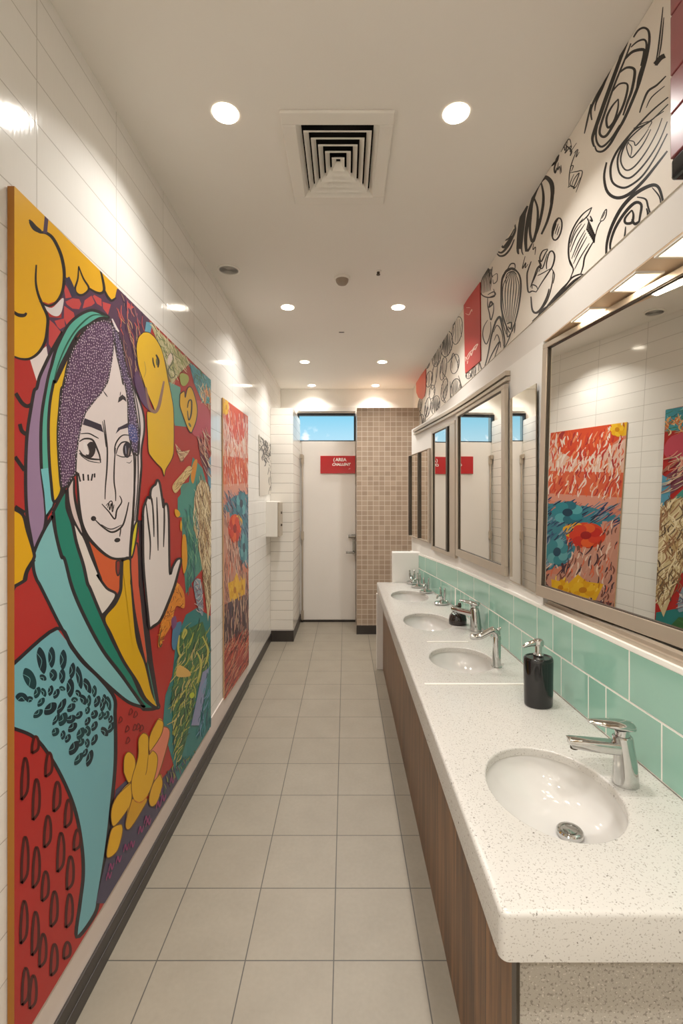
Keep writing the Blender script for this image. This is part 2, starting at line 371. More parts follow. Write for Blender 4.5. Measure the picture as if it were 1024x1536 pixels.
# neck, scarf and collar
P.poly(B((555, 1175), (620, 1250), (720, 1340), (800, 1368), (912, 1362), (920, 1600)) + E((845, 100), (828, 225), (790, 246), (730, 205), (660, 105), (615, 5)) + B((600, 1430), (555, 1230)), ORA, False)
P.poly(B((480, 1075), (560, 1190), (620, 1340), (690, 1510)) + E((660, 105), (730, 205), (800, 250), (762, 330), (695, 402), (660, 350), (600, 190), (545, 20)) + B((550, 1420), (500, 1250)), (222, 210, 200), False, 4)
P.poly(B((445, 840), (490, 770), (496, 900), (530, 1050), (560, 1190), (490, 1075), (455, 950)), (212, 190, 184), False, 3.2)
P.poly(B((340, 1010), (430, 855), (440, 980), (480, 1100), (510, 1240), (560, 1400), (590, 1536)) + E((610, 210), (690, 402), (800, 640), (900, 800)) + D((150, 1365), (200, 1430), (262, 1472), (185, 1482), (150, 1455)) + E((850, 855), (700, 655), (570, 415), (480, 205), (425, 0)) + B((400, 1330), (360, 1180)), GRN, False, 5)
P.poly(B((335, 1040), (270, 1150), (200, 1310), (195, 1420), (215, 1500)) + E((240, 180), (300, 300), (380, 460), (470, 620), (560, 740), (680, 860), (800, 970), (900, 1045), (1000, 1075)) + E((985, 1050), (850, 858), (700, 660), (570, 420), (480, 210), (425, 0)) + B((400, 1340), (360, 1180)), LBL, False, 5)
P.poly(B((838, 1368), (908, 1362), (915, 1540)) + E((915, 150), (935, 400), (960, 600)) + D((190, 1150), (240, 1360), (284, 1460), (250, 1465), (180, 1400)) + E((950, 890), (850, 735), (760, 545), (710, 425), (790, 320), (830, 230), (836, 150), (842, 0)), (214, 164, 12), False, 5)
P.poly(B((905, 1350), (955, 1240), (970, 1540)) + D((145, 600), (180, 900), (200, 1090), (190, 1160), (130, 890), (98, 700), (78, 480)), (204, 84, 56), False, 2.5)
P.poly(D((150, 720), (182, 900), (222, 1130), (278, 1400), (284, 1472), (258, 1440), (205, 1180), (185, 1020)), (66, 138, 120), False)
P.poly(B((935, 1110), (960, 1075), (945, 1220), (920, 1335), (905, 1335), (915, 1200)), (216, 200, 40), False, 2.5)
P.poly(D((134, 100), (165, 100), (172, 600), (212, 880), (240, 1130), (290, 1455), (270, 1470), (200, 1130), (160, 800), (140, 400)), (44, 34, 40), False)
P.poly(B((800, 1375), (828, 1375), (826, 1450), (812, 1480), (800, 1440)), (140, 40, 30), False, 2)
# lower yellow at the left edge, reds and the pale blue robe
P.poly(B((30, 980), (60, 995), (120, 1040), (150, 1150), (198, 1310), (195, 1360), (150, 1450), (140, 1500)) + E((130, 150), (65, 188), (20, 200)), (216, 160, 16), False, 5)
P.poly(E((20, 790), (60, 750), (365, 500), (475, 640), (560, 750), (680, 865), (785, 1005), (792, 1130), (796, 1350)) + Fq((573, 190), (558, 350), (530, 600), (490, 850), (465, 960), (370, 1080), (388, 900), (405, 750), (398, 600), (368, 430), (318, 290), (240, 140), (150, 25), (40, -25), (-20, -40)), (112, 170, 178), False, 5.5)
for q in (((65, 145), (110, 215), (150, 240), (185, 225)), ((95, 370), (110, 420), (140, 445)), ((60, 610), (130, 710)), ((60, 975), (130, 1020)), ((200, 1360), (150, 1440), (130, 1510))): P.stroke(B(*q), 6, taper=False)
P.stroke(A((40, 1285), (100, 1308), (170, 1306), (235, 1260), (280, 1180), (297, 1080), (298, 1000), (262, 915), (228, 830), (212, 740), (216, 620)), 4.8)
P.stroke(A((165, 290), (200, 350), (240, 380), (290, 388), (340, 430), (390, 530), (415, 630), (420, 720), (405, 820), (360, 895), (300, 920), (240, 885)), 5)
P.stroke(A((170, 300), (205, 350), (250, 378)), 8); P.stroke(A((292, 262), (280, 390)), 6, (70, 54, 78), False)
P.stroke(A((40, 955), (80, 985), (125, 990), (145, 972)), 5.5)
P.stroke(A((525, 630), (560, 720), (600, 790), (570, 832), (535, 842), (508, 825), (500, 790), (520, 720), (525, 635)), 3.6); P.stroke(A((600, 790), (650, 820), (690, 828), (712, 800), (700, 720), (685, 660)), 4.2); P.stroke(A((712, 800), (735, 850), (765, 882), (800, 860)), 4.2); P.stroke(A((440, 715), (470, 780), (495, 850)), 8, (52, 48, 70), False)
# face
P.poly(B((570, 328), (690, 375), (708, 432), (620, 395), (555, 375)), (46, 38, 54), False)
P.poly(B((796, 442), (815, 398), (886, 362), (890, 396), (830, 412)), (46, 38, 54), False)
for pts, w in ((((540, 442), (600, 440), (645, 462), (672, 476)), 2), (((530, 500), (570, 478), (625, 486), (655, 540), (678, 600), (686, 655)), 3), (((530, 585), (600, 622), (690, 632)), 3), (((540, 600), (600, 640), (680, 655)), 1.4), (((530, 560), (560, 600), (620, 610)), 2.4),
               (((800, 590), (812, 545), (845, 505), (895, 512), (925, 600)), 2.2), (((790, 600), (790, 540), (810, 490), (850, 452), (905, 455)), 2.2), (((800, 595), (850, 612), (915, 602)), 1.6), (((875, 650), (900, 655), (915, 635)), 1),
               (((712, 340), (725, 450), (735, 560), (732, 700), (722, 820), (718, 922)), 2.4), (((700, 350), (716, 450), (726, 540)), 1.6), (((795, 545), (788, 640), (784, 780), (795, 870), (796, 935)), 2.2),
               (((695, 955), (745, 1010), (790, 1065), (805, 1000), (840, 940), (825, 895)), 2.4), (((735, 985), (750, 942), (770, 940), (778, 1005)), 1.6), (((725, 970), (745, 950), (752, 1000), (765, 950), (772, 1015), (785, 960)), 1.6),
               (((645, 1070), (700, 1122), (770, 1162), (840, 1122), (870, 1045), (892, 942)), 2.8), (((690, 1105), (760, 1140), (840, 1108)), 1.6), (((835, 1125), (826, 1195)), 2),
               (((708, 132), (736, 172)), 1.6), (((832, 135), (828, 165)), 1.2)): P.stroke(B(*pts), w)
P.ell(*B((612, 560))[0], 7.5, 12.5, (34, 28, 32), 0.15); P.poly(B((560, 505), (585, 520), (600, 590), (570, 580)), (226, 216, 212), True); P.stroke(B((590, 530), (605, 580)), 1.2, (150, 130, 120))
P.ell(*B((880, 560))[0], 6.5, 12, (36, 32, 44), 0.0); P.stroke(B((868, 530), (872, 590)), 1.3, (150, 150, 170)); P.stroke(B((895, 545), (888, 600)), 0.9, (170, 150, 140))
P.poly(B((812, 215), (820, 175), (845, 155), (868, 175), (876, 210), (850, 190), (830, 205)), (40, 34, 40), False)
P.ell(*B((634, 1062))[0], 4, 3.8, (34, 28, 32)); P.ell(*B((808, 1220))[0], 4.6, 3.3, (34, 28, 32), -0.2)
for q in (((522, 728), (538, 792)), ((558, 735), (562, 785)), ((594, 740), (597, 785)), ((628, 735), (618, 785)), ((642, 732), (642, 762))): P.stroke(B(*q), 2.4, taper=False)
P.stroke(B((512, 720), (520, 850), (530, 980), (550, 1100), (590, 1190), (650, 1262), (720, 1324), (790, 1356), (900, 1348)), 5); P.stroke(B((900, 1345), (915, 1180), (930, 1000)), 3.4)
P.stroke(B((490, 770), (496, 900), (532, 1060), (600, 1250), (690, 1510)), 4.4)
# seeds on the robe
def leaf(x, y, l, w, a, col=(18, 46, 54)):
    ca, sa = math.cos(a), math.sin(a); q = []
    for t, h in ((-1, 0), (-0.6, 0.8), (0, 1), (0.6, 0.75), (1, 0), (0.6, -0.75), (0, -1), (-0.6, -0.8)):
        u, v = t*l/2, h*w/2; q.append((x + u*ca - v*sa, y + u*sa + v*ca))
    P.poly(q, col); P.stroke([q[1], (x, y), q[3]], 0.7, (120, 180, 180))
for x, y, l, w, a in ((255, 735, 200, 66, 1.4), (328, 712, 155, 52, 1.57), (412, 730, 150, 52, 1.6), (168, 868, 170, 82, 1.15), (340, 842, 90, 56, 1.5), (265, 860, 60, 40, .7), (405, 850, 110, 46, 1.6), (478, 810, 120, 44, 1.7), (530, 860, 170, 44, 1.4), (590, 920, 120, 48, 1.2), (464, 935, 140, 56, 1.6), (108, 1003, 90, 66, .1), (165, 1018, 55, 44, -.4), (222, 970, 90, 46, 1.9), (270, 968, 70, 36, 1.2), (320, 955, 80, 38, 1.8), (362, 978, 80, 42, 2.0), (405, 940, 50, 34, .4), (250, 1040, 80, 42, 2.2), (318, 1088, 120, 70, 2.35), (228, 1124, 90, 48, 2.4), (400, 1070, 130, 46, 2.05), (470, 1080, 80, 50, 2.3), (495, 1022, 50, 40, 0), (523, 975, 60, 36, 1.0), (560, 1022, 80, 46, 1.2), (600, 1030, 90, 34, 1.6), (640, 960, 90, 36, 1.6), (660, 1035, 90, 44, 1.9), (700, 1060, 100, 40, 1.7), (715, 1020, 80, 34, 1.5), (745, 1050, 110, 36, 1.4), (590, 1100, 60, 36, 1.8), (640, 1130, 70, 50, 2.0), (690, 1140, 70, 36, 2.0), (728, 1135, 70, 40, 2.0), (360, 1165, 100, 32, 2.1), (410, 1165, 110, 60, 2.0), (470, 1165, 80, 54, 2.4), (528, 1135, 70, 42, 2.2), (480, 1225, 90, 50, 2.3), (590, 1180, 70, 38, 2.0), (640, 1215, 80, 42, 2.0), (592, 1250, 80, 44, 1.5), (758, 1165, 60, 34, 1.8), (715, 1255, 80, 46, 1.0), (762, 1225, 90, 40, 2.0), (355, 1258, 70, 52, 2.1), (410, 1280, 70, 36, 1.7), (445, 1305, 70, 40, 2.0), (540, 1270, 100, 54, 2.0), (640, 1315, 90, 40, 2.0), (540, 1335, 70, 46, 2.2), (588, 1340, 70, 36, 1.6), (490, 1375, 120, 60, 2.1), (572, 1410, 70, 34, 2.0), (525, 1455, 110, 46, 2.15), (605, 1450, 130, 46, 1.85)):
    (px, py), = E((x, y)); leaf(px, py, l/4.876, w/4.876, a, r.choice([(18, 46, 54), (20, 58, 62), (16, 40, 48)]))
# melon seeds, lower left
for x, y, l in ((95, 240, 225), (155, 350, 220), (150, 60, 90), (222, 165, 130), (265, 335, 160), (215, 520, 170), (325, 425, 150), (95, 670, 250), (155, 710, 220), (285, 630, 210), (203, 810, 160), (335, 740, 180), (372, 565, 110), (90, 1000, 230), (150, 1060, 235), (250, 930, 190), (330, 940, 180), (190, 1150, 180), (250, 1200, 170), (98, 1340, 200), (138, 1370, 180), (318, 1150, 90)):
    q = Fq((x-18, y+l*.5), (x-16, y), (x-4, y-l*.45), (x+10, y-l*.42), (x+18, y-l*.1), (x+12, y+l*.3), (x-18, y+l*.5)); P.poly(q, (148, 36, 33)); P.stroke(q, 4.2, (70, 18, 18), False, 4)
for x, y in ((830, 1170), (880, 1235), (935, 1225), (960, 1220), (985, 1230), (885, 1320), (940, 1130), (905, 1110)):
    (px, py), = E((x, y)); P.stroke([(px-3, py+5), (px, py-5), (px+3, py), (px-2, py+5)], 1.4, (110, 24, 24), False)
# right half: ground colours
P.poly(Fq((470, 900), (540, 600), (575, 300), (640, 240), (700, 420), (830, 230), (1000, 30), (1040, -20), (1100, 100), (600, 900)), (72, 66, 88), False)
P.poly(D((310, 1600), (330, 1380), (380, 1240), (400, 1050), (430, 920), (480, 790), (560, 740), (660, 800), (670, 1800), (560, 1900), (420, 2000)), (46, 122, 120), False)
P.poly(D((440, -160), (570, -200), (575, 300), (605, 450), (520, 560), (480, 640), (462, 400), (450, 100)), (70, 134, 118), False)
P.poly(Cc((500, 400), (670, 540), (665, 720), (600, 700), (540, 560)), (66, 150, 164), False)
P.poly(Cc((340, 540), (440, 590), (440, 740), (490, 880), (400, 870), (370, 720)), (86, 150, 136), False)
P.poly(Cc((215, 110), (515, 410), (440, 480), (375, 570), (330, 430), (285, 290)), (186, 178, 134), False)
P.poly(Cc((190, 110), (235, 120), (220, 190), (180, 180)), (90, 150, 170), False)
P.poly(Cc((555, 690), (645, 760), (655, 940), (560, 950), (525, 900)), (190, 72, 88), True)
P.poly(Cc((530, 1100), (600, 1180), (645, 1340), (640, 1540), (420, 1540), (420, 1400), (500, 1300)), (64, 140, 128), False)
P.poly(Cc((560, 940), (620, 1000), (660, 1120), (640, 1260), (590, 1130)), (120, 70, 84), False)
P.poly(Cc((640, 1130), (670, 1080), (670, 1400), (640, 1330)), (86, 150, 176), False)
P.scribble(A((830, 820), (1000, 980), (1020, 1500), (930, 1500), (840, 1150), (800, 1000)), 70, [(150, 110, 100), (190, 150, 110), (110, 60, 90), (200, 90, 80), (60, 40, 70)], 24, 1.1, 1.35, 0.12)
P.scribble(Cc((215, 110), (515, 410), (440, 480), (375, 570), (330, 430), (285, 290)), 120, [(120, 130, 70), (226, 216, 180), (84, 96, 66), (150, 160, 90), (210, 190, 150)], 17, 0.9, 1.15, 0.25)
P.scribble(Cc((500, 400), (670, 540), (665, 720), (600, 700), (540, 560)), 50, [(40, 100, 120), (130, 190, 190), (60, 120, 80)], 12, 0.9, 1.2, 0.4)
P.scribble(Cc((580, 560), (660, 600), (660, 760), (600, 680)), 40, [(222, 170, 110), (226, 206, 160), (206, 110, 60)], 12, 0.9, 1.4, 0.3)
P.poly(Cc((440, 490), (490, 500), (500, 540), (470, 580), (440, 560)), (160, 170, 86))
P.stroke(Cc((345, 360), (375, 340), (385, 400), (350, 460), (370, 520), (400, 500), (380, 440)), 1.6, (90, 90, 70)); P.poly(Cc((365, 340), (380, 380), (355, 430), (345, 390)), (226, 206, 190))
# yellow shapes with a beak-like fold
P.poly(Cc((100, 540), (120, 470), (160, 560), (200, 680), (250, 790), (195, 745), (150, 690)), (84, 56, 92))
P.poly(Cc((168, 188), (210, 190), (255, 230), (300, 310), (330, 430), (350, 540), (375, 660), (390, 780), (390, 1060), (370, 1125), (332, 1190), (320, 1240), (302, 1185), (260, 1140), (208, 1070), (200, 950), (195, 770), (238, 775), (245, 745), (200, 640), (165, 540), (130, 430), (117, 300), (132, 225)), (222, 176, 34), False, 1)
P.stroke(Cc((185, 590), (212, 730), (250, 770), (278, 735), (300, 640), (318, 545)), 5, (138, 104, 92)); P.stroke(Cc((300, 310), (335, 430), (365, 600)), 1.6, (110, 100, 60))
P.stroke(Cc((236, 372), (240, 410), (252, 448)), 2.2); P.stroke(Cc((260, 350), (278, 395), (274, 445)), 3.4); P.stroke(Cc((262, 380), (266, 430)), 2, (70, 90, 60))
P.stroke(Cc((175, 400), (185, 470), (170, 520)), 1.2, (170, 140, 60))
P.poly(Cc((436, 640), (468, 618), (474, 665), (490, 600), (515, 588), (540, 640), (562, 740), (555, 830), (530, 900), (516, 922), (490, 885), (455, 790), (434, 720)), (222, 172, 32), True, 1.4)
P.stroke(Cc((490, 740), (500, 690), (520, 690), (518, 780), (500, 830), (490, 760)), 2.4); P.stroke(Cc((500, 850), (515, 880)), 3, (110, 110, 90))
P.poly(Cc((515, 1250), (530, 1150), (555, 1115), (562, 1150), (535, 1290)), (214, 140, 46), True)
P.poly(Cc((400, 1000), (450, 1062), (508, 1048), (490, 1080), (445, 1135), (420, 1080)), (208, 180, 140), False); P.scribble(Cc((400, 1000), (450, 1062), (508, 1048), (490, 1080), (445, 1135), (420, 1080)), 20, [(110, 60, 50), (160, 90, 70)], 7, 0.8, 0.4, 0.8)
P.poly(Cc((385, 1300), (450, 1220), (500, 1165), (525, 1200), (460, 1290), (410, 1360), (385, 1345)), (206, 178, 120), True); P.scribble(Cc((385, 1300), (450, 1220), (500, 1165), (525, 1200), (460, 1290), (410, 1360)), 26, [(120, 80, 50), (230, 206, 150)], 8, 0.8, -0.9, 0.4)
BARK = Cc((540, 1400), (560, 1310), (592, 1268), (640, 1300), (668, 1400)) + D((668, 0), (668, 640), (640, 840), (605, 500), (572, 300), (535, 140))
P.poly(BARK, (204, 184, 142), False); P.scribble(BARK, 220, [(126, 96, 66), (230, 214, 176), (96, 76, 60), (180, 150, 104), (150, 110, 80)], 26, 0.9, 1.5, 0.12)
P.scribble(D((470, 0), (560, 0), (570, 300), (600, 450), (520, 560), (470, 620), (460, 400)), 60, [(40, 110, 96), (110, 164, 130), (60, 90, 110)], 22, 1.0, 1.5, 0.2)
P.poly(D((455, 215), (478, 225), (488, 400), (462, 490), (448, 350)), (216, 146, 30)); P.poly(D((398, 20), (425, 30), (436, 60), (415, 78), (400, 58)), (222, 160, 30)); P.poly(D((440, 100), (450, 130), (445, 180), (435, 150)), (222, 160, 30))
P.poly(D((535, 560), (580, 530), (600, 640), (600, 800), (555, 700)), (130, 150, 160), True); P.scribble(D((535, 520), (590, 520), (610, 800), (555, 760)), 40, [(80, 80, 100), (206, 190, 180), (150, 60, 80)], 9, 0.9, 1.0, 0.8)
FLW = D((400, 555), (460, 620), (466, 740), (405, 730), (372, 860), (315, 960), (280, 1030), (275, 980), (300, 830), (350, 680))
P.poly(FLW, (218, 130, 40), True); P.scribble(FLW, 90, [(160, 80, 24), (236, 166, 60), (120, 60, 24), (226, 140, 40)], 8, 0.9, 1.9, 0.6)
P.stroke(D((300, 900), (280, 980), (290, 1025), (305, 1000)), 1.6, (70, 80, 40))
P.poly(D((385, 880), (440, 840), (440, 900), (400, 1040), (375, 1020)), (70, 120, 150), True); P.poly(D((370, 830), (400, 800), (410, 860), (380, 900)), (120, 70, 110))
PL = D((440, 920), (600, 840), (645, 1000), (645, 1150), (570, 1300), (520, 1536), (470, 1750), (420, 1900), (370, 1400), (420, 1100))
P.poly(PL, (60, 104, 64), False); P.scribble(PL, 260, [(36, 74, 44), (168, 168, 66), (120, 140, 60), (24, 54, 40), (196, 176, 110), (70, 120, 70)], 22, 1.2, 1.95, 0.25)
for q in (((430, 940), (420, 1040), (440, 1100)), ((450, 960), (470, 900), (480, 920), (455, 970)), ((555, 1060), (590, 1150), (560, 1290)), ((600, 950), (640, 1050), (620, 1150))): P.stroke(D(*q), 3, (186, 180, 84))
P.poly(D((425, 1160), (500, 1200), (505, 1240), (410, 1240)), (216, 170, 90), True); P.ell(*D((522, 1380))[0], 3.4, 4.6, (180, 190, 50), 0.3)
P.poly(D((600, 1210), (645, 1180), (600, 1450), (575, 1600), (515, 1600)), (136, 142, 176), False)
P.scribble(D((600, 1300), (660, 1150), (660, 1600), (560, 1700)), 40, [(60, 140, 150), (110, 150, 180), (40, 96, 110)], 18, 1.2, 1.8, 0.15)
P.scribble(Cc((560, 930), (655, 920), (660, 1260), (620, 1200)), 50, [(220, 150, 130), (110, 40, 60), (160, 110, 90), (210, 190, 160)], 18, 0.9, 1.15, 0.15)
# raised hand
HAND = Cc((160, 1536), (166, 1470), (180, 1430), (195, 1392), (212, 1402), (218, 1350), (226, 1325), (242, 1308), (254, 1300), (266, 1268), (284, 1292), (302, 1400), (312, 1470), (320, 1450), (335, 1442), (346, 1480)) + D((352, 130), (358, 480), (380, 440), (408, 390), (436, 380), (440, 405), (420, 480), (390, 590), (340, 720), (290, 830), (240, 870), (210, 885), (200, 800), (182, 620), (165, 400), (162, 100))
P.poly(HAND, (224, 212, 206), False, 3.4)
for q in (((182, -40), (200, 120), (215, 260), (211, 388)), ((228, -60), (238, 80), (242, 222)), ((262, -70), (268, 120), (272, 322)), ((315, -60), (318, 100), (312, 296)), ((210, -110), (222, -60), (238, 30))): P.stroke(D(*q), 2.6)
P.stroke(D((440, 400), (420, 480), (390, 590), (340, 720), (290, 830), (240, 875), (212, 895)), 4.4)
# yellow petals at the foot
OL = (120, 80, 20)
for q, c in ((((560, 540), (566, 570), (532, 690), (512, 712), (500, 620), (535, 545)), (222, 128, 100)), (((527, 512), (545, 522), (540, 560), (515, 602), (498, 618), (500, 568)), YEL), (((412, 690), (414, 640), (430, 622), (450, 645), (449, 690), (430, 726)), YEL), (((535, 695), (543, 730), (525, 790), (505, 805), (497, 780), (510, 730)), YEL), (((437, 725), (437, 790), (400, 850), (375, 870), (370, 820), (390, 770)), YEL), (((440, 780), (490, 778), (472, 820), (432, 880), (418, 862)), (206, 150, 20)), (((405, 865), (408, 890), (392, 950), (365, 976), (354, 965), (368, 890), (385, 870)), YEL), (((478, 558), (495, 572), (496, 630), (510, 618), (526, 640), (520, 692), (497, 760), (470, 790), (445, 780), (438, 720), (460, 640), (462, 580)), (220, 166, 24))):
    P.poly(G(*q), c, True, 1.2, OL)
P.stroke(G((495, 630), (490, 680), (485, 700)), 1, OL); P.stroke(G((445, 782), (470, 792), (495, 765)), 1.6, (200, 110, 30))
for x, y in ((370, 1010), (395, 985), (420, 945), (440, 935), (470, 885), (495, 860), (530, 800), (545, 780), (575, 720), (490, 850), (362, 1040)):
    (px, py), = G((x, y)); P.stroke([(px-4, py+6), (px-1, py-6), (px+1, py+3), (px+4, py-7)], 1.8, (150, 60, 110))
P.scribble(G((520, 800), (690, 580), (640, 620), (560, 690)), 40, [(110, 60, 120), (60, 90, 70), (150, 150, 70)], 8, 1.2, 1.7, 0.5)
tag(P.build('painted_panel', M['paint']), 'large colourful painted panel of a hooded face with a raised hand on the left wall', 'painting')
print('panel faces', len(P.f))

# ---------------------------------------------------------------- narrow second panel
Q = Painter(-0.812, [(334.2, 596.5), (371.8, 624.5), (373, 996), (336.5, 1050)], 0.008, (200, 160, 120), (206, 128, 104))
Q.poly(Cc((740, 650), (792, 690), (788, 780), (775, 800), (745, 770)), (226, 176, 40), False)
Q.poly(Cc((792, 690), (945, 800), (935, 900), (880, 1000), (850, 1010), (800, 900), (765, 800), (785, 780)), (204, 74, 44), False)
Q.poly(Cc((750, 800), (800, 900), (850, 1010), (880, 1000), (940, 900), (945, 1110), (750, 1090)), (216, 178, 160), False)
Q.poly(Cc((750, 1090), (945, 1110), (945, 1290), (750, 1300)), (206, 92, 62), False)
Q.poly(Cc((750, 1300), (945, 1290), (945, 1340), (860, 1380), (750, 1400)), (208, 140, 120), False)
Q.poly(Cc((830, 1390), (900, 1370), (950, 1400), (950, 1560), (750, 1560), (755, 1470)), (52, 118, 134), True)
Q.poly(D((880, 0), (950, 0), (950, 430), (880, 380), (860, 200)), (60, 124, 138), True)
Q.poly(D((750, 30), (800, 40), (800, 260), (860, 260), (880, 420), (900, 480), (950, 480), (950, 700), (750, 700)), (196, 140, 120), False)
Q.ell(*D((838, 160))[0], 10, 22, (206, 66, 40)); Q.ell(*D((868, 118))[0], 5.5, 13, (226, 166, 40)); Q.ell(*D((825, 130))[0], 3.4, 7, (160, 30, 30))
Q.scribble(Cc((760, 700), (935, 820), (935, 1300), (760, 1300)), 320, [(216, 90, 50), (226, 200, 186), (196, 60, 44), (220, 140, 100), (160, 50, 50), (228, 214, 200)], 16, 0.8, 1.5, 0.07, 0.12)
Q.scribble(Cc((750, 1380), (945, 1340), (945, 1540), (750, 1540)), 130, [(40, 60, 96), (110, 140, 156), (70, 120, 140), (30, 36, 60), (180, 110, 100)], 12, 0.9, 1.2, 0.07, 0.12)
Q.scribble(D((870, 0), (945, 0), (945, 430), (870, 400)), 80, [(60, 90, 120), (130, 150, 166), (40, 60, 90)], 12, 0.9, 1.3, 0.07, 0.12)
Q.scribble(D((760, 40), (900, 250), (945, 480), (945, 900), (760, 900)), 260, [(120, 70, 60), (206, 150, 130), (216, 110, 80), (70, 50, 60), (226, 196, 176)], 17, 0.8, 1.5, 0.07, 0.12)
Q.poly(D((788, 560), (830, 540), (852, 480), (875, 560), (915, 520), (912, 640), (880, 650), (862, 620), (852, 690), (830, 724), (805, 690)), (228, 172, 36), False)
Q.poly(D((760, 720), (870, 660), (945, 640), (945, 950), (760, 1000)), (84, 60, 66), False)
Q.poly(D((760, 1000), (945, 900), (960, 1200), (770, 1430)), (166, 60, 56), False)
Q.scribble(D((760, 720), (945, 640), (945, 1000), (760, 1050)), 220, [(40, 36, 44), (180, 130, 110), (110, 60, 60), (70, 60, 80), (206, 170, 140)], 18, 0.9, 1.6, 0.07, 0.12)
Q.scribble(D((765, 1000), (940, 900), (950, 1180), (775, 1400)), 240, [(190, 60, 50), (60, 36, 40), (206, 100, 70), (130, 40, 44), (210, 150, 120)], 18, 0.9, 2.0, 0.07, 0.12)
Q.scribble(D((790, 560), (915, 500), (905, 640), (830, 720)), 30, [(240, 196, 80), (196, 130, 30)], 10, 0.9, 1.5, 0.07, 0.12)
def bloom(p, rx, ry, col, core, n=7):
    for i in range(n):
        t = 2*PI*i/n; Q.ell(p[0] + rx*.62*math.cos(t), p[1] + ry*.62*math.sin(t), rx*.42, ry*.40, col[i % len(col)])
    Q.ell(p[0], p[1], rx*.34, ry*.34, core)
bloom(Cc((885, 1440))[0], 7.5, 19, [(48, 128, 140), (84, 160, 166), (40, 104, 120)], (30, 60, 80)); bloom(D((905, 300))[0], 5.5, 22, [(60, 130, 140), (96, 160, 166)], (40, 70, 90))
bloom(D((838, 610))[0], 6, 15, [(232, 180, 40), (222, 160, 28)], (190, 120, 24)); bloom(D((892, 590))[0], 4, 13, [(232, 180, 40), (222, 160, 28)], (190, 120, 24)); bloom(Cc((775, 735))[0], 3.6, 12, [(232, 184, 44), (226, 168, 30)], (196, 130, 24)); bloom(D((838, 160))[0], 8, 20, [(206, 60, 40), (190, 44, 36), (222, 90, 44)], (150, 26, 28))
tag(Q.build('abstract_panel', M['paint']), 'narrow tall abstract panel in scribbled red, orange and blue beyond the face painting', 'painting')

# small black and white sketch poster
S = Painter(-0.816, [(388.5, 652), (406, 667), (406.5, 741), (389.5, 744)], 0.004, (200, 192, 180), (216, 208, 196))
KK = T(380, 560, 3.413)
S.scribble(KK((32, 325), (88, 358), (88, 460), (60, 470), (32, 440)), 80, [(30, 28, 28), (60, 56, 54), (40, 38, 38), (210, 204, 194)], 11, 1.1, 1.4, 0.35, 0.4)
S.scribble(KK((70, 460), (92, 470), (92, 620), (80, 620)), 14, [(60, 56, 54), (90, 86, 82)], 14, 0.7, 1.6, 0.1)
tag(S.build('sketch_poster', M['paint']), 'small white poster with a black ink scribble above the white dispenser', 'poster')

# ---------------------------------------------------------------- white band with black line drawings above the mirrors
H = T(860, 0, 3.841); I = T(720, 230, 5.12); J = T(610, 400, 5.689)
R = Painter(0.856, [(1600, -1002), (622.5, 579), (622.5, 646), (1600, -262)], 0.004, (226, 218, 206), (230, 221, 208))
K = (22, 20, 19)
def st(tf, w, *pts, t=True): R.stroke(tf(*pts), w*{H: 1.4, I: 1.25, J: 1.1}[tf], K, t)
h = 3.841
st(H, 3.2, (345, 215), (372, 175), (405, 160), (432, 180), (436, 240), (420, 330), (395, 420), (370, 500), (330, 600), (290, 690), (250, 760), (210, 830), (170, 870), (135, 870), (122, 840))
st(H, 4.2, (325, 195), (300, 262), (265, 350), (225, 460), (185, 570), (150, 670), (122, 750), (108, 800), (118, 845))
st(H, 2.4, (330, 272), (370, 238), (410, 230), (420, 270), (405, 350), (375, 440), (362, 512)); st(H, 3.4, (292, 345), (340, 298), (402, 286), (405, 315), (388, 380))
st(H, 3.2, (262, 420), (305, 390), (345, 395), (352, 430), (335, 520), (310, 590), (285, 665)); st(H, 2.8, (222, 528), (262, 485), (305, 482), (310, 520), (285, 610), (240, 700), (190, 780), (158, 782), (152, 740), (190, 620), (235, 490), (300, 330), (330, 250))
st(H, 2.6, (258, 570), (220, 615), (190, 680), (198, 735), (232, 700), (255, 625), (258, 570)); st(H, 2.4, (150, 680), (130, 760), (135, 820), (165, 845), (215, 800), (265, 720))
st(H, 2.8, (235, 345), (180, 470), (130, 560), (100, 630), (105, 692)); st(H, 2, (222, 370), (170, 500), (130, 590), (122, 640)); st(H, 2, (100, 600), (80, 690), (62, 770)); st(H, 3.4, (330, 190), (295, 265), (262, 345))
st(H, 1.8, (450, 8), (402, 86), t=False); st(H, 1.4, (372, 125), (346, 166), t=False)
st(H, 1.8, (515, 40), (500, 180), (485, 300), (470, 378)); st(H, 5, (470, 372), (500, 335), (526, 320), t=False); st(H, 1.6, (520, 100), (505, 250), (490, 330))
st(H, 2.4, (532, 438), (480, 490), (430, 525), (400, 590), (380, 650)); st(H, 1.3, (525, 495), (450, 560), (418, 622))
st(H, 3.6, (190, 935), (176, 1020), (195, 1105), (250, 1140), (320, 1118), (400, 1045), (470, 960), (540, 870)); st(H, 2.6, (545, 560), (450, 640), (360, 735), (280, 830), (235, 900), (213, 970), (222, 1045), (265, 1078), (315, 1075), (395, 1015), (470, 905), (540, 770))
st(H, 2.2, (545, 600), (440, 700), (350, 750), (290, 830), (255, 910), (262, 990), (300, 1025), (345, 1012), (420, 930), (490, 820), (540, 700)); st(H, 1.8, (520, 640), (420, 712), (330, 790), (285, 860), (272, 930), (302, 980), (352, 958), (420, 870), (480, 760), (510, 680))
st(H, 1.6, (320, 815), (305, 850), (330, 908), (372, 870), (410, 815), (445, 745)); st(H, 1.4, (292, 806), (345, 815), (358, 838), (400, 790), (432, 742)); st(H, 1.2, (345, 740), (400, 710), (450, 700), (430, 740)); st(H, 1.2, (310, 820), (335, 850), (328, 905))
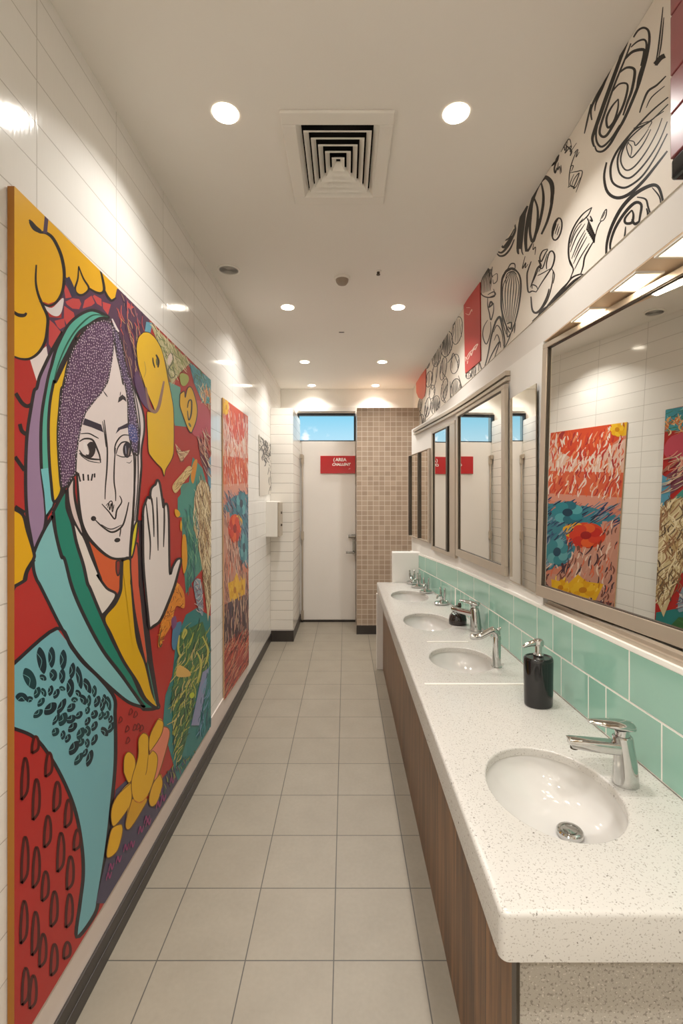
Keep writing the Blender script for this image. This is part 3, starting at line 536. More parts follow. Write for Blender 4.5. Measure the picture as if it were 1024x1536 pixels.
st(H, 4, (188, 1478), (192, 1400), (220, 1305), (275, 1200), (350, 1120), (440, 1070), (485, 1075), (508, 1130), (520, 1195)); st(H, 3.4, (214, 1452), (212, 1400), (242, 1310), (300, 1220), (355, 1168), (390, 1180), (384, 1240), (372, 1300))
st(H, 2.2, (365, 1136), (415, 1148), (430, 1195), (452, 1255)); st(H, 1.8, (452, 1080), (495, 1135), (503, 1195)); st(H, 3, (336, 1210), (298, 1255), (300, 1285), (335, 1282), (345, 1240), (336, 1210)); st(H, 3.2, (336, 1262), (352, 1290), (380, 1275)); st(H, 1.8, (300, 1305), (296, 1345), (290, 1385)); st(H, 2.4, (420, 1200), (428, 1230), (425, 1262))
st(H, 2.4, (190, 1480), (370, 1330), (525, 1195), t=False)
# leaves, almond, fig, oval
st(I, 2.6, (605, 10), (585, 60), (545, 95), (575, 75)); st(I, 2.2, (590, 50), (570, 110), (575, 150), (590, 110)); st(I, 1.2, (600, 70), (595, 130), (610, 100), (615, 160)); st(I, 1.2, (620, 90), (622, 150)); st(I, 3.4, (600, 20), (580, 75))
st(I, 1.4, (740, -20), (705, 70), (685, 160), (680, 262)); st(I, 1.3, (690, 150), (740, 140), (785, 145), (735, 300)); st(I, 1.3, (700, 260), (720, 200), (760, 150), (740, 210), (715, 270), (740, 250), (770, 185)); st(I, 1.3, (672, 262), (700, 250), (730, 265), (690, 240), (720, 160)); st(I, 1.2, (690, 100), (715, 95), (700, 140)); st(I, 1.2, (720, 0), (750, -30), (735, 30), (760, -10))
st(I, 2.2, (660, -60), (700, -20), (690, 20)); st(I, 1.2, (640, -90), (665, -40), (650, 0), (700, -60), (690, -10), (740, -80)); st(I, 1.2, (600, -20), (640, -70), (650, -20), (670, -90)); st(I, 1.2, (620, -10), (680, -110), (700, -60))
st(I, 4.4, (352, 755), (345, 650), (365, 500), (405, 350), (450, 235), (500, 185), (538, 212), (555, 285), (546, 400), (515, 520), (470, 622)); st(I, 5.5, (470, 200), (505, 184), (545, 225), (555, 300), (545, 380))
st(I, 3.4, (465, 215), (482, 290), (485, 370), (470, 470), (440, 590), (405, 672)); st(I, 3.4, (408, 330), (438, 410), (442, 500), (430, 600), (402, 680), (382, 600), (390, 480), (408, 330)); st(I, 3, (385, 480), (355, 620), (358, 750), (400, 690))
st(I, 6.5, (350, 400), (322, 500), (305, 610), (298, 735), t=False); st(I, 2, (358, 380), (340, 520), (318, 720), (330, 780)); st(I, 3, (295, 640), (288, 740), (295, 775)); st(I, 1.3, (345, 790), (330, 850), (325, 885), (350, 840), (345, 880), (368, 850)); st(I, 1.2, (410, 690), (405, 740), (425, 720), (420, 780))
st(I, 2, (265, 538), (205, 620), (185, 665), (222, 650), (262, 580)); st(I, 3.2, (160, 698), (180, 722), (215, 680), (245, 635)); st(I, 3, (126, 750), (165, 762), (210, 715), (245, 650), (270, 590), (265, 540)); st(I, 2.4, (126, 765), (150, 788), (190, 780), (232, 730), (262, 660))
R.ell(*I((590, 582))[0], 6.6, 17, None, 0.22, 2.4); st(I, 3, (600, 495), (565, 560), (555, 640)); st(I, 1.2, (600, 540), (575, 620)); st(I, 1.2, (610, 560), (590, 630)); st(I, 1.2, (585, 540), (565, 600))
st(I, 2.2, (858, 415), (790, 465), (728, 550), (688, 650), (678, 760), (690, 840), (715, 890), (702, 935)); st(I, 2, (880, 660), (832, 740), (802, 800), (790, 870), (770, 932)); st(I, 1.6, (858, 415), (832, 470), (800, 505), (760, 540)); st(I, 1.6, (680, 800), (705, 860), (720, 900))
for a, b, c in (((790, 500), (730, 580), (690, 690)), ((805, 540), (740, 640), (692, 760)), ((805, 590), (750, 690), (702, 810)), ((820, 640), (760, 750), (715, 850)), ((838, 690), (775, 790), (725, 890)), ((780, 540), (725, 620), (690, 720)), ((812, 610), (765, 700), (720, 800))): st(I, 1.3, a, b, c)
for a in range(8): st(I, 1.5, (812 + a*9, 490 + a*18), (832 + a*7, 520 + a*16), (818 + a*8, 590 + a*14), (845 + a*5, 560 + a*15))
st(I, 1.4, (880, 655), (895, 590), (915, 540), (935, 515)); st(I, 1.3, (920, 520), (945, 460), (970, 430), (965, 480), (945, 515), (920, 520)); st(I, 1.1, (935, 500), (960, 450)); st(I, 2.2, (845, 480), (860, 520), (840, 510))
st(I, 2.4, (704, 930), (680, 985), (620, 1050), (560, 1120), (500, 1195), (450, 1245), (400, 1290)); st(I, 3.2, (800, 930), (735, 970), (700, 1000), (620, 1080), (530, 1170)); st(I, 2, (800, 932), (760, 930), (700, 960), (640, 1040), (540, 1160)); st(I, 2.4, (530, 1165), (470, 1210), (440, 1260), (380, 1320)); st(I, 4, (375, 1335), (350, 1365), (320, 1385))
st(I, 2, (392, 830), (370, 890), (360, 940), (368, 1060), (400, 1058), (430, 1065)); st(I, 2, (430, 1065), (475, 990), (525, 915), (558, 860), (572, 790), (555, 752), (530, 765), (510, 840), (510, 890)); st(I, 1.6, (385, 1030), (410, 960), (440, 880), (470, 860), (450, 910)); st(I, 1.8, (520, 735), (480, 750), (458, 800), (470, 830), (500, 770), (520, 740)); st(I, 1.5, (450, 870), (480, 880), (515, 770)); st(I, 1.5, (400, 1040), (400, 1010), (430, 1020), (440, 1040)); st(I, 1.3, (440, 940), (480, 920), (540, 885)); st(I, 2.6, (448, 820), (465, 860), (450, 880)); st(I, 1.3, (390, 1020), (430, 930), (450, 880))
st(I, 2.8, (530, 1040), (510, 1110), (470, 1190), (430, 1225), (400, 1200), (390, 1100)); st(I, 1.5, (560, 900), (552, 1000), (520, 1120), (480, 1190)); st(I, 1.4, (545, 880), (570, 930), (560, 1000))
# bulb and plants nearer the far end
st(I, 2.4, (242, 890), (195, 915), (168, 970), (162, 1100), (165, 1200), (190, 1300), (225, 1378)); st(I, 2.2, (242, 890), (285, 910), (308, 960), (312, 1040), (300, 1150), (280, 1250), (245, 1370)); st(I, 3, (165, 980), (200, 905), (250, 885), (290, 915)); st(I, 1.6, (210, 890), (235, 850), (265, 850), (268, 885)); st(I, 1.2, (195, 1000), (205, 930), (250, 905), (280, 930))
for a in range(7): st(I, 1.1, (238 + a*4, 905), (178 + a*20, 1010), (175 + a*18, 1150), (205 + a*8, 1300))
st(I, 2, (205, 1310), (240, 1300), (235, 1350), (215, 1330)); st(I, 1.4, (270, 1300), (262, 1380)); st(I, 1.4, (165, 1200), (175, 1300), (200, 1390))
for a in range(7): st(J, 1.2, (640 + a*12, 230 - a*4), (640 + a*14, 120 - a*6), (690 + a*5, 20))
st(J, 1.6, (730, 0), (722, 60), (735, 90)); st(J, 1.2, (735, 80), (770, 60), (770, 120), (740, 145), (735, 110)); st(J, 1.7, (620, 190), (640, 240), (690, 262), (750, 250), (740, 190)); st(J, 1.7, (690, 240), (740, 215), (755, 240), (700, 262)); st(J, 1.7, (690, 265), (690, 330), (705, 400), (718, 455), (740, 380), (740, 310)); st(J, 2.6, (700, 350), (730, 320), (715, 300), (700, 350)); st(J, 2, (640, 120), (660, 60), (690, 15), (705, 60), (715, 150))
st(J, 1.5, (690, 455), (655, 520), (650, 600), (680, 660), (715, 560), (715, 470)); st(J, 2.4, (660, 870), (690, 760), (720, 600), (755, 480), (790, 430), (815, 520), (835, 640), (825, 710)); st(J, 1.8, (690, 830), (730, 740), (790, 640), (800, 690)); st(J, 1.4, (740, 800), (760, 740), (790, 640), (770, 580), (745, 630)); st(J, 3.2, (750, 480), (790, 428), (810, 470)); st(J, 1.4, (740, 560), (770, 500), (810, 560), (825, 680)); st(J, 1.4, (830, 700), (870, 620), (910, 500)); st(J, 1.6, (820, 400), (850, 520), (860, 600), (890, 560)); st(J, 1.4, (612, 890), (620, 820), (640, 880), (660, 870))
def hatch(x, y, rx, ry, n, w=1.1, out=True):
    (px, py), = J((x, y)); rx /= 5.689; ry /= 5.689
    if out: R.ell(px, py, rx, ry, None, 0.15, w)
    for i in range(n):
        u = -0.85 + 1.7*i/max(1, n-1); q = math.sqrt(max(0, 1-u*u))*0.9
        R.stroke([(px + u*rx + R.rnd.uniform(-.6, .6), py - q*ry), (px + u*rx*0.8, py), (px + u*rx + R.rnd.uniform(-1, 1), py + q*ry)], w*R.rnd.uniform(.6, 1.2), K, k=3)
for e in ((430, 545, 42, 120, 5), (340, 660, 48, 110, 10, 1.3), (255, 760, 36, 95, 7), (410, 830, 36, 85, 2), (415, 1045, 42, 90, 6, 1.4), (245, 1180, 36, 80, 8), (312, 870, 26, 100, 4), (320, 1050, 26, 95, 5), (178, 1200, 24, 85, 4), (112, 1180, 16, 60, 4), (190, 960, 26, 70, 3), (235, 930, 20, 120, 2), (215, 1070, 24, 60, 2), (120, 1320, 26, 60, 2), (570, 900, 16, 50, 3), (525, 930, 22, 26, 3), (175, 830, 18, 40, 4), (400, 470, 12, 30, 4)): hatch(*e)
for q in (((300, 1140), (330, 1160), (310, 1090), (350, 980), (300, 900)), ((400, 1130), (450, 1080), (465, 1020), (440, 930)), ((370, 980), (375, 1140), (395, 1145)), ((85, 1390), (125, 1370), (130, 1300), (110, 1230)), ((190, 1320), (250, 1240), (280, 1150)), ((150, 1350), (165, 1260), (185, 1180)), ((380, 510), (400, 470), (410, 430)), ((350, 820), (380, 780), (400, 740), (440, 840))): st(J, 1.3, *q)
tag(R.build('wall_mural', M['paint']), 'long white band of black line drawings of shells, figs and leaves high above the mirrors', 'mural')

# red posters on the band
W1 = Painter(0.849, J((484, 322), (622, 132), (626, 802), (496, 912)), 0.009, (150, 40, 38), (190, 56, 52))
for q, w in ((((500, 400), (530, 410), (545, 380), (555, 365), (556, 385)), 1), (((505, 350), (540, 350)), 0.7), (((500, 800), (530, 740), (560, 710), (580, 680), (605, 660), (590, 690), (560, 720)), 1.3), (((505, 810), (500, 770), (520, 790), (545, 735), (550, 760), (570, 700), (585, 710), (600, 670)), 1.1), (((515, 830), (520, 800)), 1)): W1.stroke(J(*q), w, (232, 206, 190))
tag(W1.build('red_poster', M['paint']), 'upright glossy red poster with pale script on the line-drawing band', 'poster')
W2 = Painter(0.850, J((78, 988), (120, 925), (162, 868), (160, 1040), (150, 1105), (128, 1132), (98, 1118), (80, 1075)), 0.008, (150, 50, 44), (206, 84, 64))
tag(W2.build('red_tag_sign', M['paint']), 'small coral red round-bottomed sign at the far end of the line-drawing band', 'sign')
# ---------------------------------------------------------------- room shell
WP = [(-1.7, 0.93), (0.0, 0.905), (0.7, 0.893), (1.24, 0.876), (1.8, 0.852), (2.5, 0.832), (3.0, 0.812), (3.4, 0.788), (3.7, 0.76), (4.0, 0.727), (4.4, 0.684), (4.75, 0.645)]
def W(y):
    for (a, xa), (b, xb) in zip(WP, WP[1:]):
        if y <= b: return xa + (xb-xa)*(y-a)/(b-a)
    return WP[-1][1]
def ZL(y): return EYE - 0.446 - 0.022*(y - 1.24)
def span(a, b, step=0.1):
    n = max(1, int(math.ceil((b-a)/step))); return [a + (b-a)*i/n for i in range(n+1)]
Y0 = -1.7; YB = 6.05
m = MB(); m.box(-1.0, 1.2, Y0, 6.3, -0.1, 0); struct('floor', m, M['floor'])
VXC, VYC, VHX, VHY = -0.030, 1.965, 0.155, 0.213     # ceiling diffuser opening
m = MB()
m.box(-1.0, VXC-VHX, Y0, 6.3, CEIL, CEIL+0.2); m.box(VXC+VHX, 1.2, Y0, 6.3, CEIL, CEIL+0.2); m.box(VXC-VHX, VXC+VHX, Y0, VYC-VHY, CEIL, CEIL+0.2); m.box(VXC-VHX, VXC+VHX, VYC+VHY, 6.3, CEIL, CEIL+0.2)
struct('ceiling', m, M['ceiling'])
m = MB(); m.box(-1.0, XL, Y0, 6.3, 0, CEIL); struct('wall_left', m, M['tile_left'])
m = MB(); m.box(XL, XL+0.006, Y0, 4.0, 0.1, 0.228); struct('trim_1', m, M['lower_wall'])
m = MB(); m.box(XL, XL+0.014, Y0, 3.98, 0, 0.10); m.box(XL, XL+0.017, Y0, 3.98, 0, 0.052); struct('baseboard_left', m, M['base'], bevel=0.002)
m = MB(); m.box(XL, XL+0.008, 4.0, 5.219, 0, 0.085); struct('baseboard_left_far', m, M['base'])
m = MB(); m.box(-1.0, 1.2, Y0-0.1, Y0, 0, CEIL); struct('wall_front', m, M['white_wall'])
# upper right wall and soffit
m = MB(); m.box(XR, 1.2, Y0, 6.3, ZS, CEIL); struct('wall_right_upper', m, M['fascia'])
m = MB(); m.box(0.861, 1.089, -1.0, 2.06, ZS-0.004, ZS); struct('trim_2', m, plain('warm_soffit', (226, 196, 162), 0.5))
# lower right wall: mirror wall, ledge
m = MB()
for a, b in zip(span(2.07, 4.75), span(2.07, 4.75)[1:]):
    m.hexa([(W(a)+.014, a, ZL(a)-.02), (1.2, a, ZL(a)-.02), (1.2, b, ZL(b)-.02), (W(b)+.014, b, ZL(b)-.02), (W(a)+.014, a, ZS), (1.2, a, ZS), (1.2, b, ZS), (W(b)+.014, b, ZS)])
m.box(1.09, 1.2, Y0, 2.07, 1.0, ZS)
m.box(XR, 1.2, 4.75, 6.3, 0, ZS)
struct('wall_right', m, M['white_wall'])
m = MB()
ys = span(Y0, 4.75)
for a, b in zip(ys, ys[1:]):
    m.hexa([(W(a), a, 0), (1.2, a, 0), (1.2, b, 0), (W(b), b, 0), (W(a), a, ZL(a)), (1.2, a, ZL(a)), (1.2, b, ZL(b)), (W(b), b, ZL(b))])
struct('wall_ledge', m, M['white_wall'])
# mint tiles of the splashback: grout sheet and tiles
m = MB()
def strip(a, b, lo, hi, off0, off1, mi, back=True):
    yy = span(a, b, 0.12)
    for p, q in zip(yy, yy[1:]):
        m.hexa([(W(p)-off1, p, lo(p)), (W(p)-off0, p, lo(p)), (W(q)-off0, q, lo(q)), (W(q)-off1, q, lo(q)), (W(p)-off1, p, hi(p)), (W(p)-off0, p, hi(p)), (W(q)-off0, q, hi(q)), (W(q)-off1, q, hi(q))], mi)
mid = lambda y: (CT + ZL(y))/2 - 0.004
strip(0.6, 4.42, lambda y: CT+.0005, lambda y: ZL(y)-.012, -.001, .0040, 1)
strip(0.6, 4.42, lambda y: ZL(y)-.012, lambda y: ZL(y)+.002, -.001, .005, 1)
top = [0.62, 0.93, 1.16, 1.45, 1.785, 1.94, 2.09, 2.36, 2.72, 3.0, 3.35, 3.86, 4.2, 4.42]; bot = [0.62, 0.8, 1.03, 1.31, 1.57, 1.675, 1.87, 2.06, 2.26, 2.42, 2.57, 2.73, 2.89, 3.08, 3.2, 3.28, 3.4, 3.5, 3.75, 4.05, 4.25, 4.42]
g = 0.0036
for js, lo, hi in ((top, lambda y: mid(y)+g, lambda y: ZL(y)-.014), (bot, lambda y: CT+.004, lambda y: mid(y)-g)):
    for a, b in zip(js, js[1:]): strip(a+g, b-g, lo, hi, .003, .0048, 0)
struct('wall_splashback', m, [M['mint'], M['grout']])
m = MB(); m.box(0.436, 0.72, 4.42, 4.52, CT-0.09, 1.066); struct('trim_3', m, M['white_wall'], bevel=0.006)
# far end: back wall with window opening, tiled pier, brown mosaic partition
WX0, WX1, WZ0, WZ1 = -0.612, 0.128, 2.29, 2.645
m = MB(); m.box(-1.0, WX0, YB, 6.25, 0, CEIL); m.box(WX1, 1.2, YB, 6.25, 0, CEIL); m.box(WX0, WX1, YB, 6.25, 0, WZ0); m.box(WX0, WX1, YB, 6.25, WZ1, CEIL); struct('wall_back', m, M['white_wall'])
m = MB(); m.box(-0.575, 0.13, 5.985, YB, 2.66, 2.71); struct('trim_4', m, M['fascia'])
m = MB(); m.box(XL, -0.575, 5.22, YB, 0, 2.556); struct('wall_pier', m, M['tile_pier'], bevel=0.004)
m = MB(); m.box(XL+.008, -0.567, 5.208, 5.23, 0, 0.12); m.box(-0.575, -0.567, 5.22, 6.04, 0, 0.10); struct('baseboard_pier', m, M['base'])
m = MB(); m.box(0.132, XR, 5.5, YB, 0, 2.61); struct('wall_mosaic', m, M['mosaic'])
m = MB(); m.box(0.126, XR, 5.49, 5.5, 0, 0.10); struct('baseboard_mosaic', m, M['base'])
w = thing('window_1', None, None, (WX0, YB, WZ0)); w['kind'] = 'structure'
ww, wh = WX1-WX0, WZ1-WZ0
m = MB(); t = 0.022
m.box(0, ww, -.006, .06, wh-t*1.3, wh); m.box(0, ww, -.006, .06, 0, t*.5); m.box(0, t, -.006, .06, t*.5, wh-t*1.3); m.box(ww-t, ww, -.006, .06, t*.5, wh-t*1.3); m.build('window_frame', M['winframe'], w)
m = MB(); m.box(t, ww-t, .03, .034, t*.5, wh-t*1.3); m.build('window_pane', M['glass'], w)
d = thing('door_1', None, None, (-0.565, 6.03, 0)); d['kind'] = 'structure'
m = MB(); m.box(0.012, 0.69, 0, 0.019, 0.03, 2.285); m.build('door_panel', M['door'], d, bevel=0.003)
m = MB(); m.box(0.0, 0.69, 0.002, 0.019, 0.0, 0.028); m.build('threshold', M['base'], d)
m = MB(); m.tube([(0.022, -0.018, 0.03), (0.022, -0.018, 2.06)], 0.010)
for z in (0.04, 1.04, 2.0): m.box(0.004, 0.04, -0.032, 0.0, z, z+0.11)
m.box(-0.006, 0.03, -0.05, 0.0, 2.07, 2.12); m.build('hinge_rail', M['steel'], d, bevel=0.002)
hd = MB(); hd.box(0.655, 0.685, -0.012, 0, 0.86, 1.05); hd.tube([(0.672, -0.012, 0.885), (0.672, -0.05, 0.885), (0.57, -0.052, 0.888)], 0.014); hd.build('door_handle', M['brushed'], d)
hd = MB(); hd.tube([(0.60, -0.022, 1.085), (0.685, -0.022, 1.085)], 0.02); hd.box(0.64, 0.685, -0.02, 0, 1.06, 1.11); hd.build('door_lock', M['brushed'], d)
# red door sign
s = thing('door_sign', 'red rectangular sign with white lettering on the white door below the window', 'sign', (-0.317, 6.012, 1.88))
m = MB(); m.box(0, 0.44, 0, 0.014, 0, 0.222); m.build('sign_board', M['red'], s, bevel=0.002)
def text(name, body, size, loc, parent, mat, rot=(PI/2, 0, 0), shear=0.0, bold=0.0, sx=1.0):
    cu = bpy.data.curves.new(name, 'FONT'); cu.body = body; cu.size = size; cu.align_x = 'CENTER'; cu.extrude = 0.0006; cu.shear = shear; cu.offset = bold
    o = bpy.data.objects.new(name, cu); C.objects.link(o); o.location = loc; o.rotation_euler = rot; o.scale = (sx, 1, 1); o.data.materials.append(mat)
    bpy.context.view_layer.update(); me = bpy.data.meshes.new_from_object(o.evaluated_get(bpy.context.evaluated_depsgraph_get())); me.name = name
    q = bpy.data.objects.new(name, me); C.objects.link(q); q.location = loc; q.rotation_euler = rot; q.scale = (sx, 1, 1); q.parent = parent
    bpy.data.objects.remove(o); q.name = name; return q
text('lettering', '(\u2009AREA', 0.056, (0.245, -0.0006, 0.155), s, M['text'], bold=0.0016)
text('lettering', 'CHALLENT', 0.046, (0.26, -0.0006, 0.098), s, M['text'], shear=0.25, bold=0.0016)
m = MB(); m.tube([(0.355, -.001, 0.055), (0.362, -.001, 0.06), (0.37, -.001, 0.057), (0.378, -.001, 0.064)], 0.0018, k=6); m.build('small_mark', M['text'], s)
# ---------------------------------------------------------------- mirrors
def mirror(label, far, near, z0, z1, st_f, st_n, rt, rb, depth=0.03, lean=0.0, frame='steel', bars=(), bead=True, group='framed mirrors above the counter'):
    A0 = Vector((far[0], far[1], z0)); eu = Vector((near[0]-far[0], near[1]-far[1], 0)); L = eu.length; eu.normalize()
    n0 = Vector((eu.y, -eu.x, 0));  n0 = n0 if n0.x < 0 else -n0
    ew = math.cos(lean)*Vector((0, 0, 1)) - math.sin(lean)*n0; en = math.cos(lean)*n0 + math.sin(lean)*Vector((0, 0, 1)); Hh = z1-z0
    def pt(u, w_, n): return tuple(eu*u + ew*w_ + en*n)
    def bx(mb, u0, u1, w0, w1, n0_, n1_, mi=0):
        mb.hexa([pt(u0, w0, n0_), pt(u1, w0, n0_), pt(u1, w0, n1_), pt(u0, w0, n1_), pt(u0, w1, n0_), pt(u1, w1, n0_), pt(u1, w1, n1_), pt(u0, w1, n1_)], mi)
    o = thing('wall_mirror', label, 'mirror', A0)
    mb = MB(); d0, d1 = -depth*0.7, 0.0
    bx(mb, 0, L, 0, rb, d0, d1); bx(mb, 0, L, Hh-rt, Hh, d0, d1); bx(mb, 0, st_f, rb, Hh-rt, d0, d1); bx(mb, L-st_n, L, rb, Hh-rt, d0, d1)
    mb.build('mirror_frame', M[frame], o, bevel=0.002)
    if bead:
        b = 0.0028; mb = MB(); e0, e1 = -0.012, -0.005
        bx(mb, st_f, L-st_n, rb, rb+b, e0, e1); bx(mb, st_f, L-st_n, Hh-rt-b, Hh-rt, e0, e1); bx(mb, st_f, st_f+b, rb+b, Hh-rt-b, e0, e1); bx(mb, L-st_n-b, L-st_n, rb+b, Hh-rt-b, e0, e1)
        mb.build('dark_bead', M['darkmetal'], o)
    for u0, u1 in bars:
        mb = MB(); bx(mb, u0, u1, rb, Hh-rt, -0.012, 0.003); mb.build('upright_bar', M['darkmetal'], o)
    mb = MB(); bx(mb, st_f*.5, L-st_n*.5, rb*.5, Hh-rt*.5, -0.018, -0.0125); mb.build('mirror_glass', M['mirror'], o)
    return o
MA = math.radians(8.8); yf, yn = 2.062, 0.62; xf = 0.822
mirror('large framed mirror nearest the first basin, reflecting the painted panels', (xf, yf), (xf + (yf-yn)*math.tan(MA), yn), 1.15, 2.235, 0.034, 0.034, 0.022, 0.048, 0.034, math.radians(1.7))
mirror('framed mirror reflecting the door, between the far mirrors and the frameless strip', (W(3.36)-.016, 3.36), (W(2.45)-.016, 2.45), 1.165, 2.155, 0.05, 0.05, 0.02, 0.05)
mirror('narrow framed mirror with a dark upright bar, beyond the door-reflecting mirror', (W(3.98)-.014, 3.98), (W(3.385)-.014, 3.385), 1.14, 2.125, 0.03, 0.12, 0.022, 0.03, bars=((0.40, 0.44),))
mirror('farthest mirror with two dark upright bars, beside the brown mosaic wall', (0.627, 4.74), (0.700, 4.01), 1.19, 1.99, 0.0, 0.045, 0.006, 0.012, 0.03, bars=((0.0, 0.03), (0.36, 0.39)), bead=False)
o = thing('mirror_strip', 'frameless upright mirror strip between the two nearest framed mirrors', 'mirror', (0.838, 2.10, 1.155))
m = MB(); m.box(0, 0.005, 0, 0.335, 0, 0.92); m.build('mirror_glass', M['mirror'], o)
m = MB(); m.box(0.001, 0.008, -0.004, 0.339, -0.006, 0.0); m.build('bottom_channel', M['steel'], o)
# steel rail running above the far mirrors
ra = thing('steel_rail', 'slim steel rail running along the wall above the far mirrors', 'rail', (0, 0, 2.175)); m = MB()
yy = span(2.45, 4.6, 0.2)
for z0, z1, off in ((0.0, 0.018, 0.006), (0.026, 0.05, 0.012)):
    for a, b in zip(yy, yy[1:]): m.hexa([(W(a)-off, a, z0), (W(a)+.013, a, z0), (W(b)+.013, b, z0), (W(b)-off, b, z0), (W(a)-off, a, z1), (W(a)+.013, a, z1), (W(b)+.013, b, z1), (W(b)-off, b, z1)])
m.build('rail_strips', M['steel'], ra)
rl = thing('ledge_rail', 'champagne steel rail lying on the tiled ledge under the large mirror', 'rail', (0, 0, 0)); m = MB()
yy = span(0.6, 2.05, 0.15)
for z0, z1, o0, o1 in ((0.0, 0.013, 0.012, 0.05), (0.013, 0.026, 0.024, 0.05)):
    for a, b in zip(yy, yy[1:]): m.hexa([(W(a)+o0, a, ZL(a)+z0), (W(a)+o1, a, ZL(a)+z0), (W(b)+o1, b, ZL(b)+z0), (W(b)+o0, b, ZL(b)+z0), (W(a)+o0, a, ZL(a)+z1), (W(a)+o1, a, ZL(a)+z1), (W(b)+o1, b, ZL(b)+z1), (W(b)+o0, b, ZL(b)+z1)])
m.build('rail_strips', M['steel'], rl)
# ---------------------------------------------------------------- counter
SINKS = [(0.555, 1.285, 0.166, 0.206), (0.560, 2.31, 0.150, 0.185), (0.520, 3.02, 0.150, 0.215), (0.510, 3.80, 0.145, 0.225)]
YN, YFR = 0.895, 4.42
top = thing('vanity_worktop', 'long speckled white quartz worktop with four oval basin cut-outs', 'countertop', (0, 0, 0))
out = [(CX + 0.018*(1-math.sin(a)) , YN + 0.018*(1-math.cos(a))) for a in [PI/2*i/5 for i in range(6)]][::-1]
out = [(CX + 0.018 - 0.018*math.cos(a), YN + 0.018 - 0.018*math.sin(a)) for a in [PI/2*i/5 for i in range(6)]]
out += [(W(YN)-.001, YN)] + [(W(y)-.001, y) for y in span(YN+.15, YFR-.15, 0.25)] + [(W(YFR)-.001, YFR), (CX, YFR)]
def inset(poly, a):
    n = len(poly); res = []
    for i in range(n):
        p0, p1, p2 = Vector(poly[i-1]), Vector(poly[i]), Vector(poly[(i+1) % n])
        e1 = (p1-p0).normalized(); e2 = (p2-p1).normalized(); n1 = Vector((-e1.y, e1.x)); n2 = Vector((-e2.y, e2.x))
        bis = n1+n2; res.append(tuple(p1 + bis*(a/max(0.3, bis.dot(n1)))))
    return res
bm = bmesh.new()
def loop(pts, z): return [bm.verts.new((x, y, z)) for x, y in pts]
def wallf(A_, B_, sm=True):
    for i in range(len(A_)):
        j = (i+1) % len(A_); f = bm.faces.new((A_[i], A_[j], B_[j], B_[i])); f.smooth = sm
rr = 0.010
rings = [loop(inset(out, rr*(1-math.sin(t))), CT - rr*(1-math.cos(t))) for t in [PI/2*i/4 for i in range(5)]]
rings += [loop(out, CT-0.092), loop(inset(out, 0.005), CT-0.097), loop(inset(out, 0.05), CT-0.097), loop(inset(out, 0.05), CT-0.03)]
for a, b in zip(rings, rings[1:]): wallf(a, b)
edges = [bm.edges.get((rings[0][i], rings[0][(i+1) % len(rings[0])])) for i in range(len(rings[0]))]
for cx, cy, rx, ry in SINKS:
    K2 = 56; r2 = 0.006
    def el(e): return [(cx + (rx+e)*math.cos(2*PI*i/K2), cy + (ry+e)*math.sin(2*PI*i/K2)) for i in range(K2)]
    hr = [loop(el(r2*(1-math.sin(t))), CT - r2*(1-math.cos(t))) for t in [PI/2*i/4 for i in range(5)]] + [loop(el(0), CT-0.024), loop(el(0.012), CT-0.024)]
    for a, b in zip(hr, hr[1:]): wallf(a, b)
    edges += [bm.edges.get((hr[0][i], hr[0][(i+1) % K2])) for i in range(K2)]
bmesh.ops.triangle_fill(bm, use_beauty=True, use_dissolve=False, edges=edges, normal=(0, 0, 1))
bmesh.ops.recalc_face_normals(bm, faces=bm.faces)
me = bpy.data.meshes.new('worktop_slab'); bm.to_mesh(me); bm.free(); me.set_sharp_from_angle(angle=math.radians(40)); me.materials.append(M['quartz'])
o = bpy.data.objects.new('worktop_slab', me); C.objects.link(o); o.parent = top
for x0, x1, y in ((CX+.04, W(1.99)-.03, 1.99), (0.44, 0.665, 2.575)):
    m = MB(); m.box(x0, x1, y, y+0.012, CT, CT+0.0035); m.build('joint_glint_strip', M['plastic'], top, bevel=0.0015)  # raised white strip standing in for light glinting off a worktop joint
# basins
sinklab = ['oval white basin nearest the front end of the worktop, beside the chrome faucet', 'oval white basin second from the front, beside the bent-spout faucet', 'oval white basin third from the front, beside the small black dispenser', 'oval white basin farthest along the worktop, by the white end block']
for (cx, cy, rx, ry), lb in zip(SINKS, sinklab):
    b = thing('wash_basin', lb, 'basin', (cx, cy, CT-0.0245), 0, 'undermount oval basins'); m = MB(); rings = []
    dx = 0.05
    for i in range(15):
        th = (PI/2)*i/14; s_ = math.cos(th)**0.62 if i < 14 else 0.0
        s_ = max(s_, 0.12); q = math.sin(th)**1.25
        rings.append([((rx*1.02)*s_*math.cos(2*PI*k/48) + dx*q, (ry*1.02)*s_*math.sin(2*PI*k/48), -0.108*q) for k in range(48)])
    rings.insert(0, [((rx+.03)*math.cos(2*PI*k/48), (ry+.03)*math.sin(2*PI*k/48), 0) for k in range(48)])
    m.loft(rings, 0, False, True); m.build('bowl', M['porcelain'], b, fix=False)
    m = MB(); m.lathe([(0.03, -0.108), (0.034, -0.1), (0.034, -0.092), (0.031, -0.089), (0.0245, -0.0885), (0.024, -0.091), (0.018, -0.091), (0.0175, -0.0885), (0.002, -0.088)], 0, 28, dx, 0); m.build('drain_plug', M['chrome'], b)
